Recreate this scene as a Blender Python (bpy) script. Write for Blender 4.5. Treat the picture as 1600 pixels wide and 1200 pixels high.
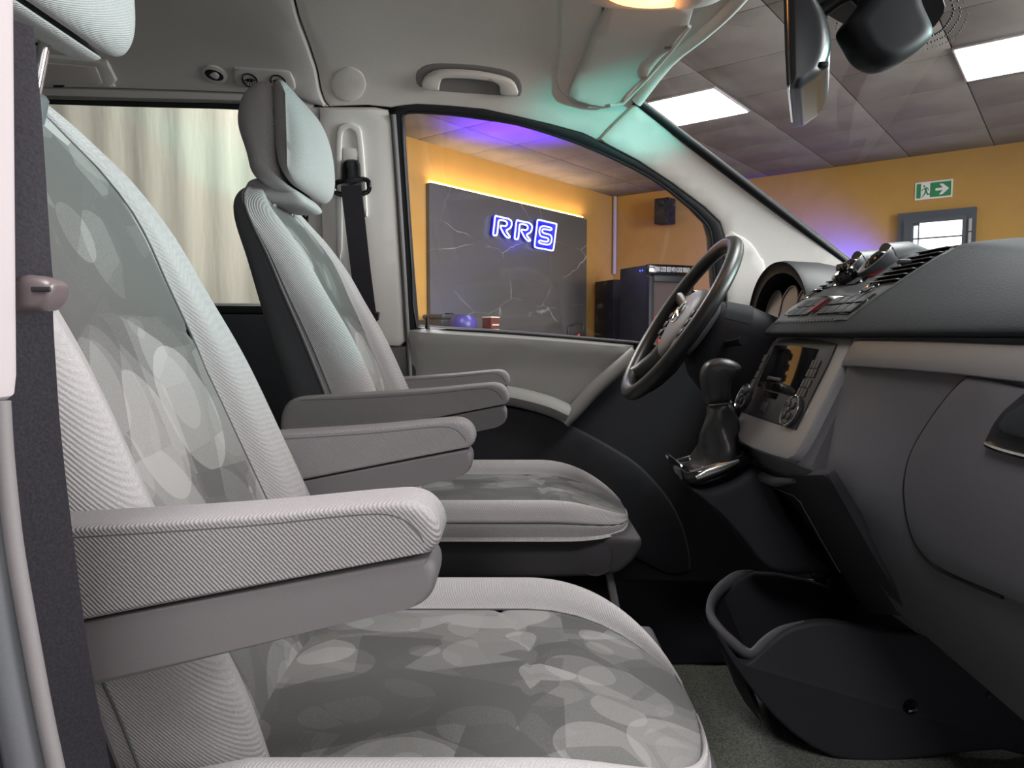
import bpy, bmesh, math, random
from math import sin, cos, radians, pi, sqrt
from mathutils import Vector, Matrix
from mathutils.geometry import delaunay_2d_cdt

random.seed(4)
for o in list(bpy.data.objects):
    bpy.data.objects.remove(o)
scene = bpy.context.scene
col = scene.collection

# ------------------------------------------------------------------ camera
# metres; the van faces +X, its driver side is +Y; the camera stands in the open passenger door
CAMZ, PITCH, FPX = 1.30, radians(4.12), 1110.0
cam_data = bpy.data.cameras.new('camera')
cam = bpy.data.objects.new('camera', cam_data)
cam.location = (0, 0, CAMZ)
cam.rotation_euler = (radians(90) - PITCH, 0, 0)
cam_data.sensor_width = 36.0
cam_data.lens = 36.0 * FPX / 1600.0
cam_data.clip_start = 0.02
col.objects.link(cam)
scene.camera = cam

# ------------------------------------------------------------------ light and exposure
vs = scene.view_settings
vs.view_transform = 'Standard'
vs.look = 'None'
vs.gamma = 1.0
vs.use_curve_mapping = False
vs.exposure = 0.0
world = bpy.data.worlds.new('world')
scene.world = world
world.use_nodes = True
wbg = world.node_tree.nodes['Background']
wbg.inputs[0].default_value = (0.80, 0.85, 1.0, 1)
wbg.inputs[1].default_value = 0.20


def lamp(name, kind, loc, power, colour, target=None, **kw):
    d = bpy.data.lights.new(name, kind)
    d.energy = power
    d.color = colour
    for k, v in kw.items():
        setattr(d, k, v)
    o = bpy.data.objects.new(name, d)
    o.location = loc
    if target is not None:
        o.rotation_euler = (Vector(target) - Vector(loc)).to_track_quat('-Z', 'Y').to_euler()
    col.objects.link(o)
    return o


# unseen area fills, added to brighten the seats and cabin
lamp('door_side_fill', 'AREA', (3.7, -3.5, 1.8), 34, (1.0, 0.96, 0.95), (-0.05, 0.9, 1.3), shape='RECTANGLE', size=3.6, size_y=3.0)  # added fill from the open door side
lamp('near_fill', 'AREA', (0.95, -0.75, 2.0), 3, (1.0, 0.95, 0.95), (-0.15, 0.8, 1.1), shape='RECTANGLE', size=0.9, size_y=0.5)  # added close fill, for the falloff from near to far armrests
lamp('front_fill', 'AREA', (4.6, 0.7, 2.15), 540, (1.0, 0.965, 0.95), (-0.3, 0.9, 1.25), shape='RECTANGLE', size=2.6, size_y=2.0)  # added fill from ahead, for the front-facing seat surfaces
# coloured show lights of the workshop, plus an added teal header spot
lamp('teal_show_light', 'SPOT', (2.9, 1.45, 2.1), 150, (0.08, 0.95, 0.85), (-0.45, 1.22, 1.72), spot_size=radians(23), spot_blend=0.6, shadow_soft_size=0.04)
lamp('violet_wall_light', 'SPOT', (2.95, 5.95, 1.60), 650, (0.015, 0.03, 1.0), (3.0, 6.6, 1.66), spot_size=radians(115), spot_blend=1.0, shadow_soft_size=0.1)
lamp('teal_header_fill', 'SPOT', (1.75, 0.8, 1.84), 210, (0.02, 0.95, 0.80), (0.385, 1.76, 1.872), spot_size=radians(11), spot_blend=0.7, shadow_soft_size=0.03)  # second teal spot, added to strengthen the teal on header and pillar

# ------------------------------------------------------------------ helpers
CAM = Vector((0, 0, CAMZ))
_cp, _sp = cos(PITCH), sin(PITCH)


def ray(px, py):
    """Viewing ray of a measured photo point, used to survey the place."""
    a, b = (px - 800) / FPX, (600 - py) / FPX
    return Vector((a, _cp + b * _sp, -_sp + b * _cp))


def P(px, py, Y):
    r = ray(px, py)
    return CAM + r * (Y / r.y)


def XZ(pts, Y):
    """Surveyed outline at depth Y as (x, z) pairs."""
    out = []
    for px, py in pts:
        p = P(px, py, Y)
        out.append((p.x, p.z))
    return out


def cat(pts, n=6, closed=False):
    """Catmull-Rom smoothing of a list of tuples / Vectors."""
    V = [Vector(p) for p in pts]
    N = len(V)
    out = []
    rng = range(N if closed else N - 1)
    for i in rng:
        if closed:
            p0, p1, p2, p3 = V[(i - 1) % N], V[i], V[(i + 1) % N], V[(i + 2) % N]
        else:
            p0, p1, p2, p3 = V[max(i - 1, 0)], V[i], V[i + 1], V[min(i + 2, N - 1)]
        for k in range(n):
            t = k / n
            out.append(0.5 * ((2 * p1) + (p2 - p0) * t + (2 * p0 - 5 * p1 + 4 * p2 - p3) * t * t + (3 * p1 - p0 - 3 * p2 + p3) * t ** 3))
    if not closed:
        out.append(V[-1].copy())
    return [tuple(v) for v in out]


def lerp_table(tab, x):
    """tab: sorted list of (x, v...) -> interpolated v tuple."""
    if x <= tab[0][0]:
        return tab[0][1:]
    for a, b in zip(tab, tab[1:]):
        if x <= b[0]:
            t = (x - a[0]) / (b[0] - a[0])
            return tuple(u + (v - u) * t for u, v in zip(a[1:], b[1:]))
    return tab[-1][1:]


BASE = {}


def obj(name, verts, faces, mat, parent=None, sharp=40, base=None, smooth=True):
    """One mesh object; verts are world coordinates, its origin at the parent's or at its own base."""
    vv = [Vector(v) for v in verts]
    if parent is not None:
        b = BASE[parent]
    elif base is not None:
        b = Vector(base)
    else:
        xs = [v.x for v in vv]; ys = [v.y for v in vv]; zs = [v.z for v in vv]
        b = Vector(((min(xs) + max(xs)) / 2, (min(ys) + max(ys)) / 2, min(zs)))
    me = bpy.data.meshes.new(name)
    me.from_pydata([tuple(v - b) for v in vv], [], [tuple(f) for f in faces])
    bm = bmesh.new()
    bm.from_mesh(me)
    bmesh.ops.remove_doubles(bm, verts=bm.verts, dist=1e-6)
    bmesh.ops.recalc_face_normals(bm, faces=bm.faces)
    bm.to_mesh(me)
    bm.free()
    if smooth:
        for p in me.polygons:
            p.use_smooth = True
        me.set_sharp_from_angle(angle=radians(sharp))
    me.materials.append(mat)
    o = bpy.data.objects.new(name, me)
    col.objects.link(o)
    BASE[o] = b
    if parent is not None:
        o.parent = parent
    else:
        o.location = b
    return o


def tag(o, label=None, category=None, group=None, kind=None):
    for k, v in (('label', label), ('category', category), ('group', group), ('kind', kind)):
        if v:
            o[k] = v
    return o


def thing(name, loc, label, category, group=None):
    o = bpy.data.objects.new(name, None)
    o.empty_display_size = 0.05
    o.location = loc
    col.objects.link(o)
    BASE[o] = Vector(loc)
    return tag(o, label, category, group)


def copy_tree(o, parent=None):
    c = o.copy()
    col.objects.link(c)
    if parent is not None:
        c.parent = parent
    for ch in list(o.children):
        copy_tree(ch, c)
    return c


class MB:
    """Collects simple solids into ONE mesh."""

    def __init__(self):
        self.v, self.f = [], []

    def add(self, v, f):
        n = len(self.v)
        self.v += [Vector(p) for p in v]
        self.f += [tuple(i + n for i in q) for q in f]
        return self

    def build(self, name, mat, parent=None, **k):
        return obj(name, self.v, self.f, mat, parent, **k)


def g_box(c, s, bev=0.0, seg=2, M=None):
    bm = bmesh.new()
    bmesh.ops.create_cube(bm, size=1.0)
    for v in bm.verts:
        v.co = Vector((v.co.x * s[0], v.co.y * s[1], v.co.z * s[2]))
    if bev > 0:
        bmesh.ops.bevel(bm, geom=list(bm.edges), offset=bev, segments=seg, affect='EDGES', profile=0.5)
    bm.verts.index_update()
    vs_ = [(M @ v.co if M is not None else v.co) + Vector(c) for v in bm.verts]
    fs = [[v.index for v in f.verts] for f in bm.faces]
    bm.free()
    return vs_, fs


def g_loft(rings, closed=True, cap0=True, cap1=True):
    n = len(rings[0])
    v = [Vector(p) for r in rings for p in r]
    f = []
    for i in range(len(rings) - 1):
        for j in range(n if closed else n - 1):
            k = (j + 1) % n
            f.append((i * n + j, i * n + k, (i + 1) * n + k, (i + 1) * n + j))
    if closed and cap0:
        f.append(tuple(range(n))[::-1])
    if closed and cap1:
        f.append(tuple((len(rings) - 1) * n + j for j in range(n)))
    return v, f


def g_tube(pts, r, seg=8, cyclic=False, flat=None):
    """Sweep along pts; r number or list; flat=(a,b) gives an a x b ellipse with b along the reference normal."""
    V = [Vector(p) for p in pts]
    N = len(V)
    rings = []
    ref = None
    for i in range(N):
        if cyclic:
            t = V[(i + 1) % N] - V[(i - 1) % N]
        else:
            t = V[min(i + 1, N - 1)] - V[max(i - 1, 0)]
        t.normalize()
        if ref is None:
            ref = Vector((0, 0, 1)) if abs(t.z) < 0.9 else Vector((1, 0, 0))
        n = ref - t * ref.dot(t)
        if n.length < 1e-6:
            n = Vector((1, 0, 0)) - t * t.x
        n.normalize()
        b = t.cross(n)
        ref = n
        rr = r[i] if isinstance(r, (list, tuple)) else r
        ra, rb = (rr, rr) if flat is None else (rr * flat[0], rr * flat[1])
        rings.append([V[i] + n * (ra * cos(2 * pi * k / seg)) + b * (rb * sin(2 * pi * k / seg)) for k in range(seg)])
    if cyclic:
        rings.append(rings[0])
        return g_loft(rings, True, False, False)
    return g_loft(rings)


def g_lathe(o, axis, prof, seg=24):
    """prof: list of (dist along axis, radius)."""
    o, a = Vector(o), Vector(axis).normalized()
    u = a.orthogonal().normalized()
    w = a.cross(u)
    return g_loft([[o + a * d + (u * cos(2 * pi * k / seg) + w * sin(2 * pi * k / seg)) * max(r, 1e-4) for k in range(seg)] for d, r in prof])


def g_pillow(prof, y0, y1, n=12, power=3.0, edge=0.06, shift=None, nested=False):
    """Closed (x,z) profile lofted across Y with rounded cheeks of depth `edge` (shrinking inwards by about the same)."""
    cx = sum(p[0] for p in prof) / len(prof)
    cz = sum(p[1] for p in prof) / len(prof)
    w = abs(y1 - y0)
    sx = max(abs(p[0] - cx) for p in prof); sz = max(abs(p[1] - cz) for p in prof)
    rings = []
    e = min(edge / w, 0.5)
    ts = [e * (1 - cos(pi / 2 * k / n)) for k in range(n + 1)]
    ts = ts + [0.5] + [1 - t for t in reversed(ts)]
    for t in ts:
        d = min(t, 1 - t)
        q = 1 - max(0.0, 1 - d / e)
        k = (1 - (1 - q) ** power) ** (1 / power) if q < 1 else 1.0
        shr = (1 - k) * edge
        fx, fz = max(0.02, 1 - shr / sx), max(0.02, 1 - shr / sz)
        y = y0 + (y1 - y0) * t
        dx, dz = shift(t) if shift else (0, 0)
        mid = [(cx + (p[0] - cx) * fx + dx, y, cz + (p[1] - cz) * fz + dz) for p in prof]
        if nested and (t == ts[0] or t == ts[-1]):
            # flat cheek: nested rings so that only its rim is shaded round
            nest = [[(cx + dx + (q[0] - cx - dx) * g, y, cz + dz + (q[2] - cz - dz) * g) for q in mid] for g in (0.3, 0.8, 0.97)]
            rings += nest + [mid] if t == ts[0] else [mid] + nest[::-1]
        else:
            rings.append(mid)
    return g_loft(rings)


def inside(pt, poly):
    x, y = pt
    c = False
    j = len(poly) - 1
    for i in range(len(poly)):
        xi, yi = poly[i]; xj, yj = poly[j]
        if (yi > y) != (yj > y) and x < (xj - xi) * (y - yi) / (yj - yi) + xi:
            c = not c
        j = i
    return c


def dist_poly(pt, polys):
    best = 9
    p = Vector(pt)
    for poly in polys:
        for i in range(len(poly)):
            a, b = Vector(poly[i - 1]), Vector(poly[i])
            ab = b - a
            L = ab.length_squared
            t = 0 if L < 1e-12 else max(0, min(1, (p - a).dot(ab) / L))
            best = min(best, (a + ab * t - p).length)
    return best


def g_panel(surf, outline, holes=(), off=0.0, thick=0.01, grid=0.05, roll=0.0):
    """A trim panel lying on a surface: outline and holes in its (a, b) coordinates; `roll` rounds the rim."""
    def dense(poly, step):
        out = []
        for i in range(len(poly)):
            a, b = Vector(poly[i][:2]), Vector(poly[(i + 1) % len(poly)][:2])
            n = max(1, int((b - a).length / step))
            out += [tuple(a.lerp(b, k / n)) for k in range(n)]
        return out
    if roll > 0:
        st = max(roll * 1.5, 0.012)
        outline = dense(outline, st)
        holes = [dense(h, st) for h in holes]
    polys = [outline] + list(holes)
    V, E = [], []
    for poly in polys:
        n0 = len(V)
        V += [Vector(p[:2]) for p in poly]
        E += [(n0 + i, n0 + (i + 1) % len(poly)) for i in range(len(poly))]
    xs = [p[0] for p in outline]; ys = [p[1] for p in outline]

    def ok(q):
        return inside(q, outline) and not any(inside(q, h) for h in holes)
    if roll > 0:
        for poly in polys:
            L = len(poly)
            for fr in (0.35, 1.0):
                for i in range(L):
                    a, b, c = Vector(poly[i - 1]), Vector(poly[i]), Vector(poly[(i + 1) % L])
                    t = c - a
                    if t.length < 1e-9:
                        continue
                    t.normalize()
                    nn = Vector((-t.y, t.x))
                    for s in (1, -1):
                        q = b + nn * (s * roll * fr)
                        if ok(q) and dist_poly(q, polys) > roll * fr * 0.9:
                            V.append(q)
    nx = int((max(xs) - min(xs)) / grid) + 1
    ny = int((max(ys) - min(ys)) / grid) + 1
    for i in range(nx + 1):
        for j in range(ny + 1):
            q = (min(xs) + grid * (i + 0.37), min(ys) + grid * (j + 0.41))
            if ok(q) and dist_poly(q, polys) > max(grid * 0.4, roll * 1.3):
                V.append(Vector(q))
    v2, e2, f2, _, _, _ = delaunay_2d_cdt(V, E, [], 0, 1e-6)
    tris = []
    for f in f2:
        c = (sum(v2[i].x for i in f) / len(f), sum(v2[i].y for i in f) / len(f))
        if ok(c):
            tris.append(tuple(f))
    used = sorted({i for t in tris for i in t})
    idx = {u: k for k, u in enumerate(used)}
    front, back = [], []
    for u in used:
        a, b = v2[u]
        o_ = off(a, b) if callable(off) else off
        if roll > 0:
            d = min(1.0, dist_poly((a, b), polys) / roll)
            o_ -= roll * 0.8 * (1 - sqrt(max(0, 1 - (1 - d) ** 2)))
        front.append(surf.pt(a, b, o_))
        back.append(surf.pt(a, b, (off(a, b) if callable(off) else off) - thick))
    n = len(used)
    faces = [tuple(idx[i] for i in t) for t in tris]
    cnt = {}
    for t in faces:
        for i in range(len(t)):
            cnt.setdefault(tuple(sorted((t[i], t[(i + 1) % len(t)]))), []).append((t[i], t[(i + 1) % len(t)]))
    allf = list(faces) + [tuple(i + n for i in reversed(t)) for t in faces]
    for k, es in cnt.items():
        if len(es) == 1:
            a, b = es[0]
            allf.append((b, a, a + n, b + n))
    return front + back, allf


class Section:
    """Van side and roof: a (y, z) section swept along x. Coordinates (x, s)."""

    def __init__(self, pts):
        self.p = [Vector(q) for q in cat(pts, 10)]
        self.s = [0]
        for a, b in zip(self.p, self.p[1:]):
            self.s.append(self.s[-1] + (b - a).length)

    def hit(self, px, py):
        r = ray(px, py)
        for i in range(len(self.p) - 1):
            a, b = self.p[i], self.p[i + 1]
            # (0,CAMZ) + t (r.y, r.z) = a + u (b-a)
            d = b - a
            det = r.y * (-d.y) + d.x * r.z
            if abs(det) < 1e-9:
                continue
            ax, ay = a.x, a.y - CAMZ
            t = (ax * (-d.y) + d.x * ay) / det
            u = (r.y * ay - r.z * ax) / det
            if t > 0 and -1e-6 <= u <= 1 + 1e-6:
                return (r.x * t, self.s[i] + u * (self.s[i + 1] - self.s[i]))
        raise ValueError((px, py))

    def s_at_y(self, y):
        best = min(range(len(self.p)), key=lambda i: abs(self.p[i].x - y) + (0 if self.p[i].y > 1.85 else 9))
        return self.s[best]

    def pt(self, x, s, off=0.0):
        i = 0
        s = max(0, min(self.s[-1], s))
        while i < len(self.s) - 2 and self.s[i + 1] < s:
            i += 1
        u = (s - self.s[i]) / (self.s[i + 1] - self.s[i])
        q = self.p[i].lerp(self.p[i + 1], u)
        t0 = (self.p[min(i + 1, len(self.p) - 1)] - self.p[max(i - 1, 0)])
        t1 = (self.p[min(i + 2, len(self.p) - 1)] - self.p[i])
        t = t0.normalized().lerp(t1.normalized(), u).normalized()
        n = Vector((-t.y, t.x))
        q = q + n * off
        return Vector((x, q.x, q.y))


class Height:
    """Dash faces: x = h(y, z), off towards the seats. Coordinates (y, z)."""

    def __init__(self, h):
        self.h = h

    def hit(self, px, py):
        r = ray(px, py)
        t, prev = 0.4, None
        while t < 2.6:
            q = CAM + r * t
            g = q.x - self.h(q.y, q.z)
            if prev is not None and prev * g <= 0:
                lo, hi = t - 0.01, t
                for _ in range(24):
                    m = (lo + hi) / 2
                    q = CAM + r * m
                    if (q.x - self.h(q.y, q.z)) * prev > 0:
                        lo = m
                    else:
                        hi = m
                q = CAM + r * lo
                return (q.y, q.z)
            prev = g
            t += 0.01
        raise ValueError((px, py))

    def pt(self, y, z, off=0.0):
        return Vector((self.h(y, z) - off, y, z))


class Plane:
    """Flat face: origin o, axes u, v; normal n. Coordinates (a, b)."""

    def __init__(self, o, u, v, n=None):
        self.o, self.u, self.v = Vector(o), Vector(u).normalized(), Vector(v).normalized()
        self.n = Vector(n).normalized() if n else self.u.cross(self.v).normalized()

    def hit(self, px, py):
        r = ray(px, py)
        t = (self.o - CAM).dot(self.n) / r.dot(self.n)
        q = CAM + r * t - self.o
        return (q.dot(self.u), q.dot(self.v))

    def pt(self, a, b, off=0.0):
        return self.o + self.u * a + self.v * b + self.n * off


def hits(surf, pts):
    return [surf.hit(*p) for p in pts]


# ------------------------------------------------------------------ materials
def lin(c):
    return c / 12.92 if c <= 0.04045 else ((c + 0.055) / 1.055) ** 2.4


def rgb(r, g, b):
    return (lin(r / 255), lin(g / 255), lin(b / 255), 1)


def mat(name, colour, rough=0.6, metal=0.0, spec=0.5, emit=None, estr=0.0, coat=0.0, grain=0.0, gscale=200, bump=0.0, bscale=300, weave=None, detail=2.0):
    m = bpy.data.materials.new(name)
    m.use_nodes = True
    nt = m.node_tree
    b = nt.nodes['Principled BSDF']
    b.inputs['Base Color'].default_value = colour
    b.inputs['Roughness'].default_value = rough
    b.inputs['Metallic'].default_value = metal
    b.inputs['Specular IOR Level'].default_value = spec
    b.inputs['Coat Weight'].default_value = coat
    if emit:
        b.inputs['Emission Color'].default_value = emit
        b.inputs['Emission Strength'].default_value = estr
    tc = nt.nodes.new('ShaderNodeTexCoord')
    src = tc.outputs['Object']
    colour_out = None
    if grain > 0:
        n = nt.nodes.new('ShaderNodeTexNoise')
        n.inputs['Scale'].default_value = gscale
        n.inputs['Detail'].default_value = detail
        nt.links.new(src, n.inputs['Vector'])
        mr = nt.nodes.new('ShaderNodeMapRange')
        mr.inputs['From Min'].default_value = 0.3; mr.inputs['From Max'].default_value = 0.7
        mr.inputs['To Min'].default_value = 1 - grain; mr.inputs['To Max'].default_value = 1 + grain
        nt.links.new(n.outputs['Fac'], mr.inputs['Value'])
        mx = nt.nodes.new('ShaderNodeVectorMath'); mx.operation = 'SCALE'
        mx.inputs[0].default_value = colour[:3]
        nt.links.new(mr.outputs['Result'], mx.inputs['Scale'])
        nt.links.new(mx.outputs['Vector'], b.inputs['Base Color'])
        colour_out = mx.outputs['Vector']
    h = None
    if weave:
        sc, ang, amt = weave
        mp = nt.nodes.new('ShaderNodeMapping')
        mp.inputs['Rotation'].default_value = (ang, ang * 0.3, ang)
        nt.links.new(src, mp.inputs['Vector'])
        w = nt.nodes.new('ShaderNodeTexWave')
        w.inputs['Scale'].default_value = sc
        w.inputs['Distortion'].default_value = 1.0
        w.inputs['Detail Scale'].default_value = 3.0
        nt.links.new(mp.outputs['Vector'], w.inputs['Vector'])
        h = w.outputs['Fac']
        mr2 = nt.nodes.new('ShaderNodeMapRange')
        mr2.inputs['To Min'].default_value = 1 - amt; mr2.inputs['To Max'].default_value = 1 + amt * 0.5
        nt.links.new(h, mr2.inputs['Value'])
        mx2 = nt.nodes.new('ShaderNodeVectorMath'); mx2.operation = 'SCALE'
        if colour_out:
            nt.links.new(colour_out, mx2.inputs[0])
        else:
            mx2.inputs[0].default_value = colour[:3]
        nt.links.new(mr2.outputs['Result'], mx2.inputs['Scale'])
        nt.links.new(mx2.outputs['Vector'], b.inputs['Base Color'])
    if bump > 0:
        if h is None:
            n2 = nt.nodes.new('ShaderNodeTexNoise')
            n2.inputs['Scale'].default_value = bscale
            n2.inputs['Detail'].default_value = 2
            nt.links.new(src, n2.inputs['Vector'])
            h = n2.outputs['Fac']
        bp = nt.nodes.new('ShaderNodeBump')
        bp.inputs['Strength'].default_value = bump
        bp.inputs['Distance'].default_value = 0.001
        nt.links.new(h, bp.inputs['Height'])
        nt.links.new(bp.outputs['Normal'], b.inputs['Normal'])
    return m


def glass(name, tint, refl=1.0, rough=0.0):
    """Thin pane: tinted see-through with a Fresnel mirror on top."""
    m = bpy.data.materials.new(name)
    m.use_nodes = True
    nt = m.node_tree
    nt.nodes.remove(nt.nodes['Principled BSDF'])
    out = nt.nodes['Material Output']
    t = nt.nodes.new('ShaderNodeBsdfTransparent'); t.inputs[0].default_value = tint
    g = nt.nodes.new('ShaderNodeBsdfGlossy'); g.inputs['Roughness'].default_value = rough
    lw = nt.nodes.new('ShaderNodeLayerWeight'); lw.inputs['Blend'].default_value = 0.5
    pw = nt.nodes.new('ShaderNodeMath'); pw.operation = 'POWER'; pw.inputs[1].default_value = 5.0
    nt.links.new(lw.outputs['Facing'], pw.inputs[0])
    ml = nt.nodes.new('ShaderNodeMath'); ml.operation = 'MULTIPLY_ADD'; ml.inputs[1].default_value = 0.95 * refl; ml.inputs[2].default_value = 0.04 * refl
    nt.links.new(pw.outputs[0], ml.inputs[0])
    mx = nt.nodes.new('ShaderNodeMixShader')
    nt.links.new(ml.outputs[0], mx.inputs[0])
    nt.links.new(t.outputs[0], mx.inputs[1])
    nt.links.new(g.outputs[0], mx.inputs[2])
    nt.links.new(mx.outputs[0], out.inputs['Surface'])
    return m


def patterned_fabric(name, axes, lo=0.12, hi=0.42):
    """Grey jacquard: overlapping curved shards in five close greys over a speckled weave."""
    m = bpy.data.materials.new(name)
    m.use_nodes = True
    nt = m.node_tree
    b = nt.nodes['Principled BSDF']
    b.inputs['Roughness'].default_value = 0.95
    b.inputs['Specular IOR Level'].default_value = 0.15
    b.inputs['Sheen Weight'].default_value = 0.15
    N, L = nt.nodes.new, nt.links.new
    tc = N('ShaderNodeTexCoord')
    total = None
    # each layer: discs cut by their cell borders, so every shard is bounded by an arc and by straight cuts
    for sc, rot, off, rad, w in ((0.80, (0.3, 0.5, 0.2), 0.0, 0.52, 0.20), (1.0, (1.1, 0.2, 0.9), 3.7, 0.50, 0.17), (1.25, (0.5, 1.3, 0.4), 8.1, 0.46, 0.12)):
        mp = N('ShaderNodeMapping'); mp.inputs['Scale'].default_value = tuple(x * sc for x in axes)
        mp.inputs['Rotation'].default_value = rot
        mp.inputs['Location'].default_value = (off, off * 0.7, off * 1.3)
        L(tc.outputs['Object'], mp.inputs['Vector'])
        v = N('ShaderNodeTexVoronoi'); v.inputs['Scale'].default_value = 1.0
        L(mp.outputs['Vector'], v.inputs['Vector'])
        sp = N('ShaderNodeSeparateColor'); L(v.outputs['Color'], sp.inputs[0])
        ct = N('ShaderNodeMath'); ct.operation = 'LESS_THAN'; ct.inputs[1].default_value = rad
        L(v.outputs['Distance'], ct.inputs[0])
        lv = N('ShaderNodeMath'); lv.operation = 'SNAP'; lv.inputs[1].default_value = 0.25
        L(sp.outputs[0], lv.inputs[0])
        hf = N('ShaderNodeMath'); hf.operation = 'MULTIPLY_ADD'; hf.inputs[1].default_value = 0.6; hf.inputs[2].default_value = 0.4
        L(ct.outputs[0], hf.inputs[0])
        s1 = N('ShaderNodeMath'); s1.operation = 'MULTIPLY'
        L(hf.outputs[0], s1.inputs[0]); L(lv.outputs[0], s1.inputs[1])
        s2 = N('ShaderNodeMath'); s2.operation = 'MULTIPLY'; s2.inputs[1].default_value = w * 1.5
        L(s1.outputs[0], s2.inputs[0])
        if total is None:
            total = s2.outputs[0]
        else:
            a2 = N('ShaderNodeMath'); L(total, a2.inputs[0]); L(s2.outputs[0], a2.inputs[1]); total = a2.outputs[0]
    sk = N('ShaderNodeTexNoise'); sk.inputs['Scale'].default_value = 900; sk.inputs['Detail'].default_value = 1
    L(tc.outputs['Object'], sk.inputs['Vector'])
    k1 = N('ShaderNodeMath'); k1.operation = 'MULTIPLY_ADD'; k1.inputs[1].default_value = 0.16
    L(sk.outputs['Fac'], k1.inputs[0]); L(total, k1.inputs[2])
    cr = N('ShaderNodeMapRange')
    cr.inputs['From Min'].default_value = 0.17; cr.inputs['From Max'].default_value = 0.46
    cr.inputs['To Min'].default_value = lo; cr.inputs['To Max'].default_value = hi
    L(k1.outputs[0], cr.inputs['Value'])
    cc = N('ShaderNodeVectorMath'); cc.operation = 'SCALE'; cc.inputs[0].default_value = (1.0, 0.985, 0.965)
    L(cr.outputs['Result'], cc.inputs['Scale'])
    L(cc.outputs['Vector'], b.inputs['Base Color'])
    bp = N('ShaderNodeBump'); bp.inputs['Strength'].default_value = 0.4; bp.inputs['Distance'].default_value = 0.0006
    L(sk.outputs['Fac'], bp.inputs['Height']); L(bp.outputs['Normal'], b.inputs['Normal'])
    return m


M = {}
M['headliner'] = mat('headliner_felt', rgb(214, 209, 204), 0.95, spec=0.1, grain=0.05, gscale=500, bump=0.25, bscale=900)
M['rear_liner'] = mat('rear_trim_grey', rgb(205, 202, 198), 0.75, spec=0.25, grain=0.04, gscale=600)
M['pillar'] = mat('pillar_plastic', rgb(230, 227, 223), 0.6, spec=0.35, grain=0.05, gscale=700, bump=0.25, bscale=900)
M['door'] = mat('door_plastic', rgb(156, 155, 152), 0.55, spec=0.4, grain=0.04, gscale=600, bump=0.3, bscale=900)
M['door_dark'] = mat('door_dark_plastic', rgb(62, 63, 68), 0.7, spec=0.25, bump=0.3, bscale=900)
M['rubber'] = mat('rubber_seal', rgb(24, 26, 30), 0.5, spec=0.4)
M['black'] = mat('black_plastic', rgb(28, 29, 33), 0.5, spec=0.4)
M['gloss_black'] = mat('gloss_black', rgb(14, 15, 18), 0.12, spec=0.6)
M['dash'] = mat('dash_plastic', rgb(42, 46, 50), 0.7, spec=0.22, grain=0.04, gscale=500, bump=0.5, bscale=420)
M['dash_low'] = mat('dash_lower_plastic', rgb(86, 85, 90), 0.62, spec=0.35, grain=0.04, gscale=600, bump=0.25, bscale=900)
M['dash_dark'] = mat('dash_dark_plastic', rgb(44, 44, 50), 0.65, spec=0.3, bump=0.25, bscale=900)
M['trim'] = mat('brushed_trim', rgb(138, 136, 137), 0.38, metal=0.25, grain=0.04, gscale=500)
M['fabric'] = mat('plain_seat_fabric', rgb(178, 175, 176), 0.95, spec=0.12, grain=0.10, gscale=650, bump=0.5, weave=(130, 0.8, 0.045))
M['arm_fabric_shaded'] = mat('armrest_fabric_shaded', rgb(150, 146, 148), 0.95, spec=0.12, grain=0.10, gscale=650, bump=0.5, weave=(130, 0.8, 0.06))  # seat fabric darkened, shade of the armrest sides put into the colour
M['fabric_pat'] = patterned_fabric('patterned_seat_fabric', (10.0, 9.5, 6.0))
M['fabric_pat_shaded'] = patterned_fabric('patterned_cushion_shaded', (8.5, 11.0, 11.0), 0.075, 0.26)  # same jacquard in darker greys, carrying the shade on the cushion
M['seat_shell'] = mat('seat_back_shell', rgb(96, 98, 102), 0.6, spec=0.3, grain=0.04, gscale=500)
M['seat_base'] = mat('seat_base_plastic', rgb(76, 74, 78), 0.6, spec=0.3)
M['arm_plastic'] = mat('armrest_plastic', rgb(118, 114, 116), 0.6, spec=0.3, grain=0.03, gscale=700)
M['piping'] = mat('seam_thread', rgb(92, 92, 94), 0.9)
M['chrome'] = mat('chrome', rgb(215, 215, 215), 0.12, metal=1.0)
M['belt'] = mat('belt_webbing', rgb(46, 44, 50), 0.85, spec=0.2, grain=0.2, gscale=500, bump=0.5, bscale=500)
M['tongue'] = mat('belt_guide_plastic', rgb(98, 88, 90), 0.35, spec=0.5)
M['leather'] = mat('black_leather', rgb(40, 39, 40), 0.38, spec=0.5, bump=0.25, bscale=350)
M['carpet'] = mat('grey_floor_carpet', rgb(96, 98, 92), 1.0, spec=0.05, grain=0.45, gscale=350, bump=1.0, bscale=600)
M['mat_dark'] = mat('dark_footwell', rgb(22, 23, 28), 0.95, spec=0.1)
M['white'] = mat('white_plastic', rgb(180, 172, 175), 0.5, spec=0.4)
M['glass'] = glass('door_glass', (0.94, 0.95, 0.95, 1), 0.8)
M['windshield'] = glass('windshield_glass', (0.92, 0.95, 0.95, 1), 1.3)
M['ochre'] = mat('ochre_wall_paint', rgb(192, 148, 78), 0.85, spec=0.2, grain=0.03, gscale=8)
M['cream'] = mat('cream_gloss_panel', rgb(226, 219, 205), 0.16, spec=0.6, grain=0.02, gscale=3)
M['tile'] = mat('dark_ceiling_tile', rgb(138, 131, 127), 0.8, spec=0.25, grain=0.12, gscale=4)
M['grid'] = mat('ceiling_grid', rgb(60, 57, 56), 0.6)
M['lightpanel'] = mat('light_panel', rgb(255, 255, 255), 0.5, emit=(1, 0.98, 0.96, 1), estr=14.0)
M['frame_grey'] = mat('window_frame_grey', rgb(70, 74, 84), 0.5)
M['concrete'] = mat('workshop_floor', rgb(120, 118, 115), 0.6, grain=0.08, gscale=6)

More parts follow.
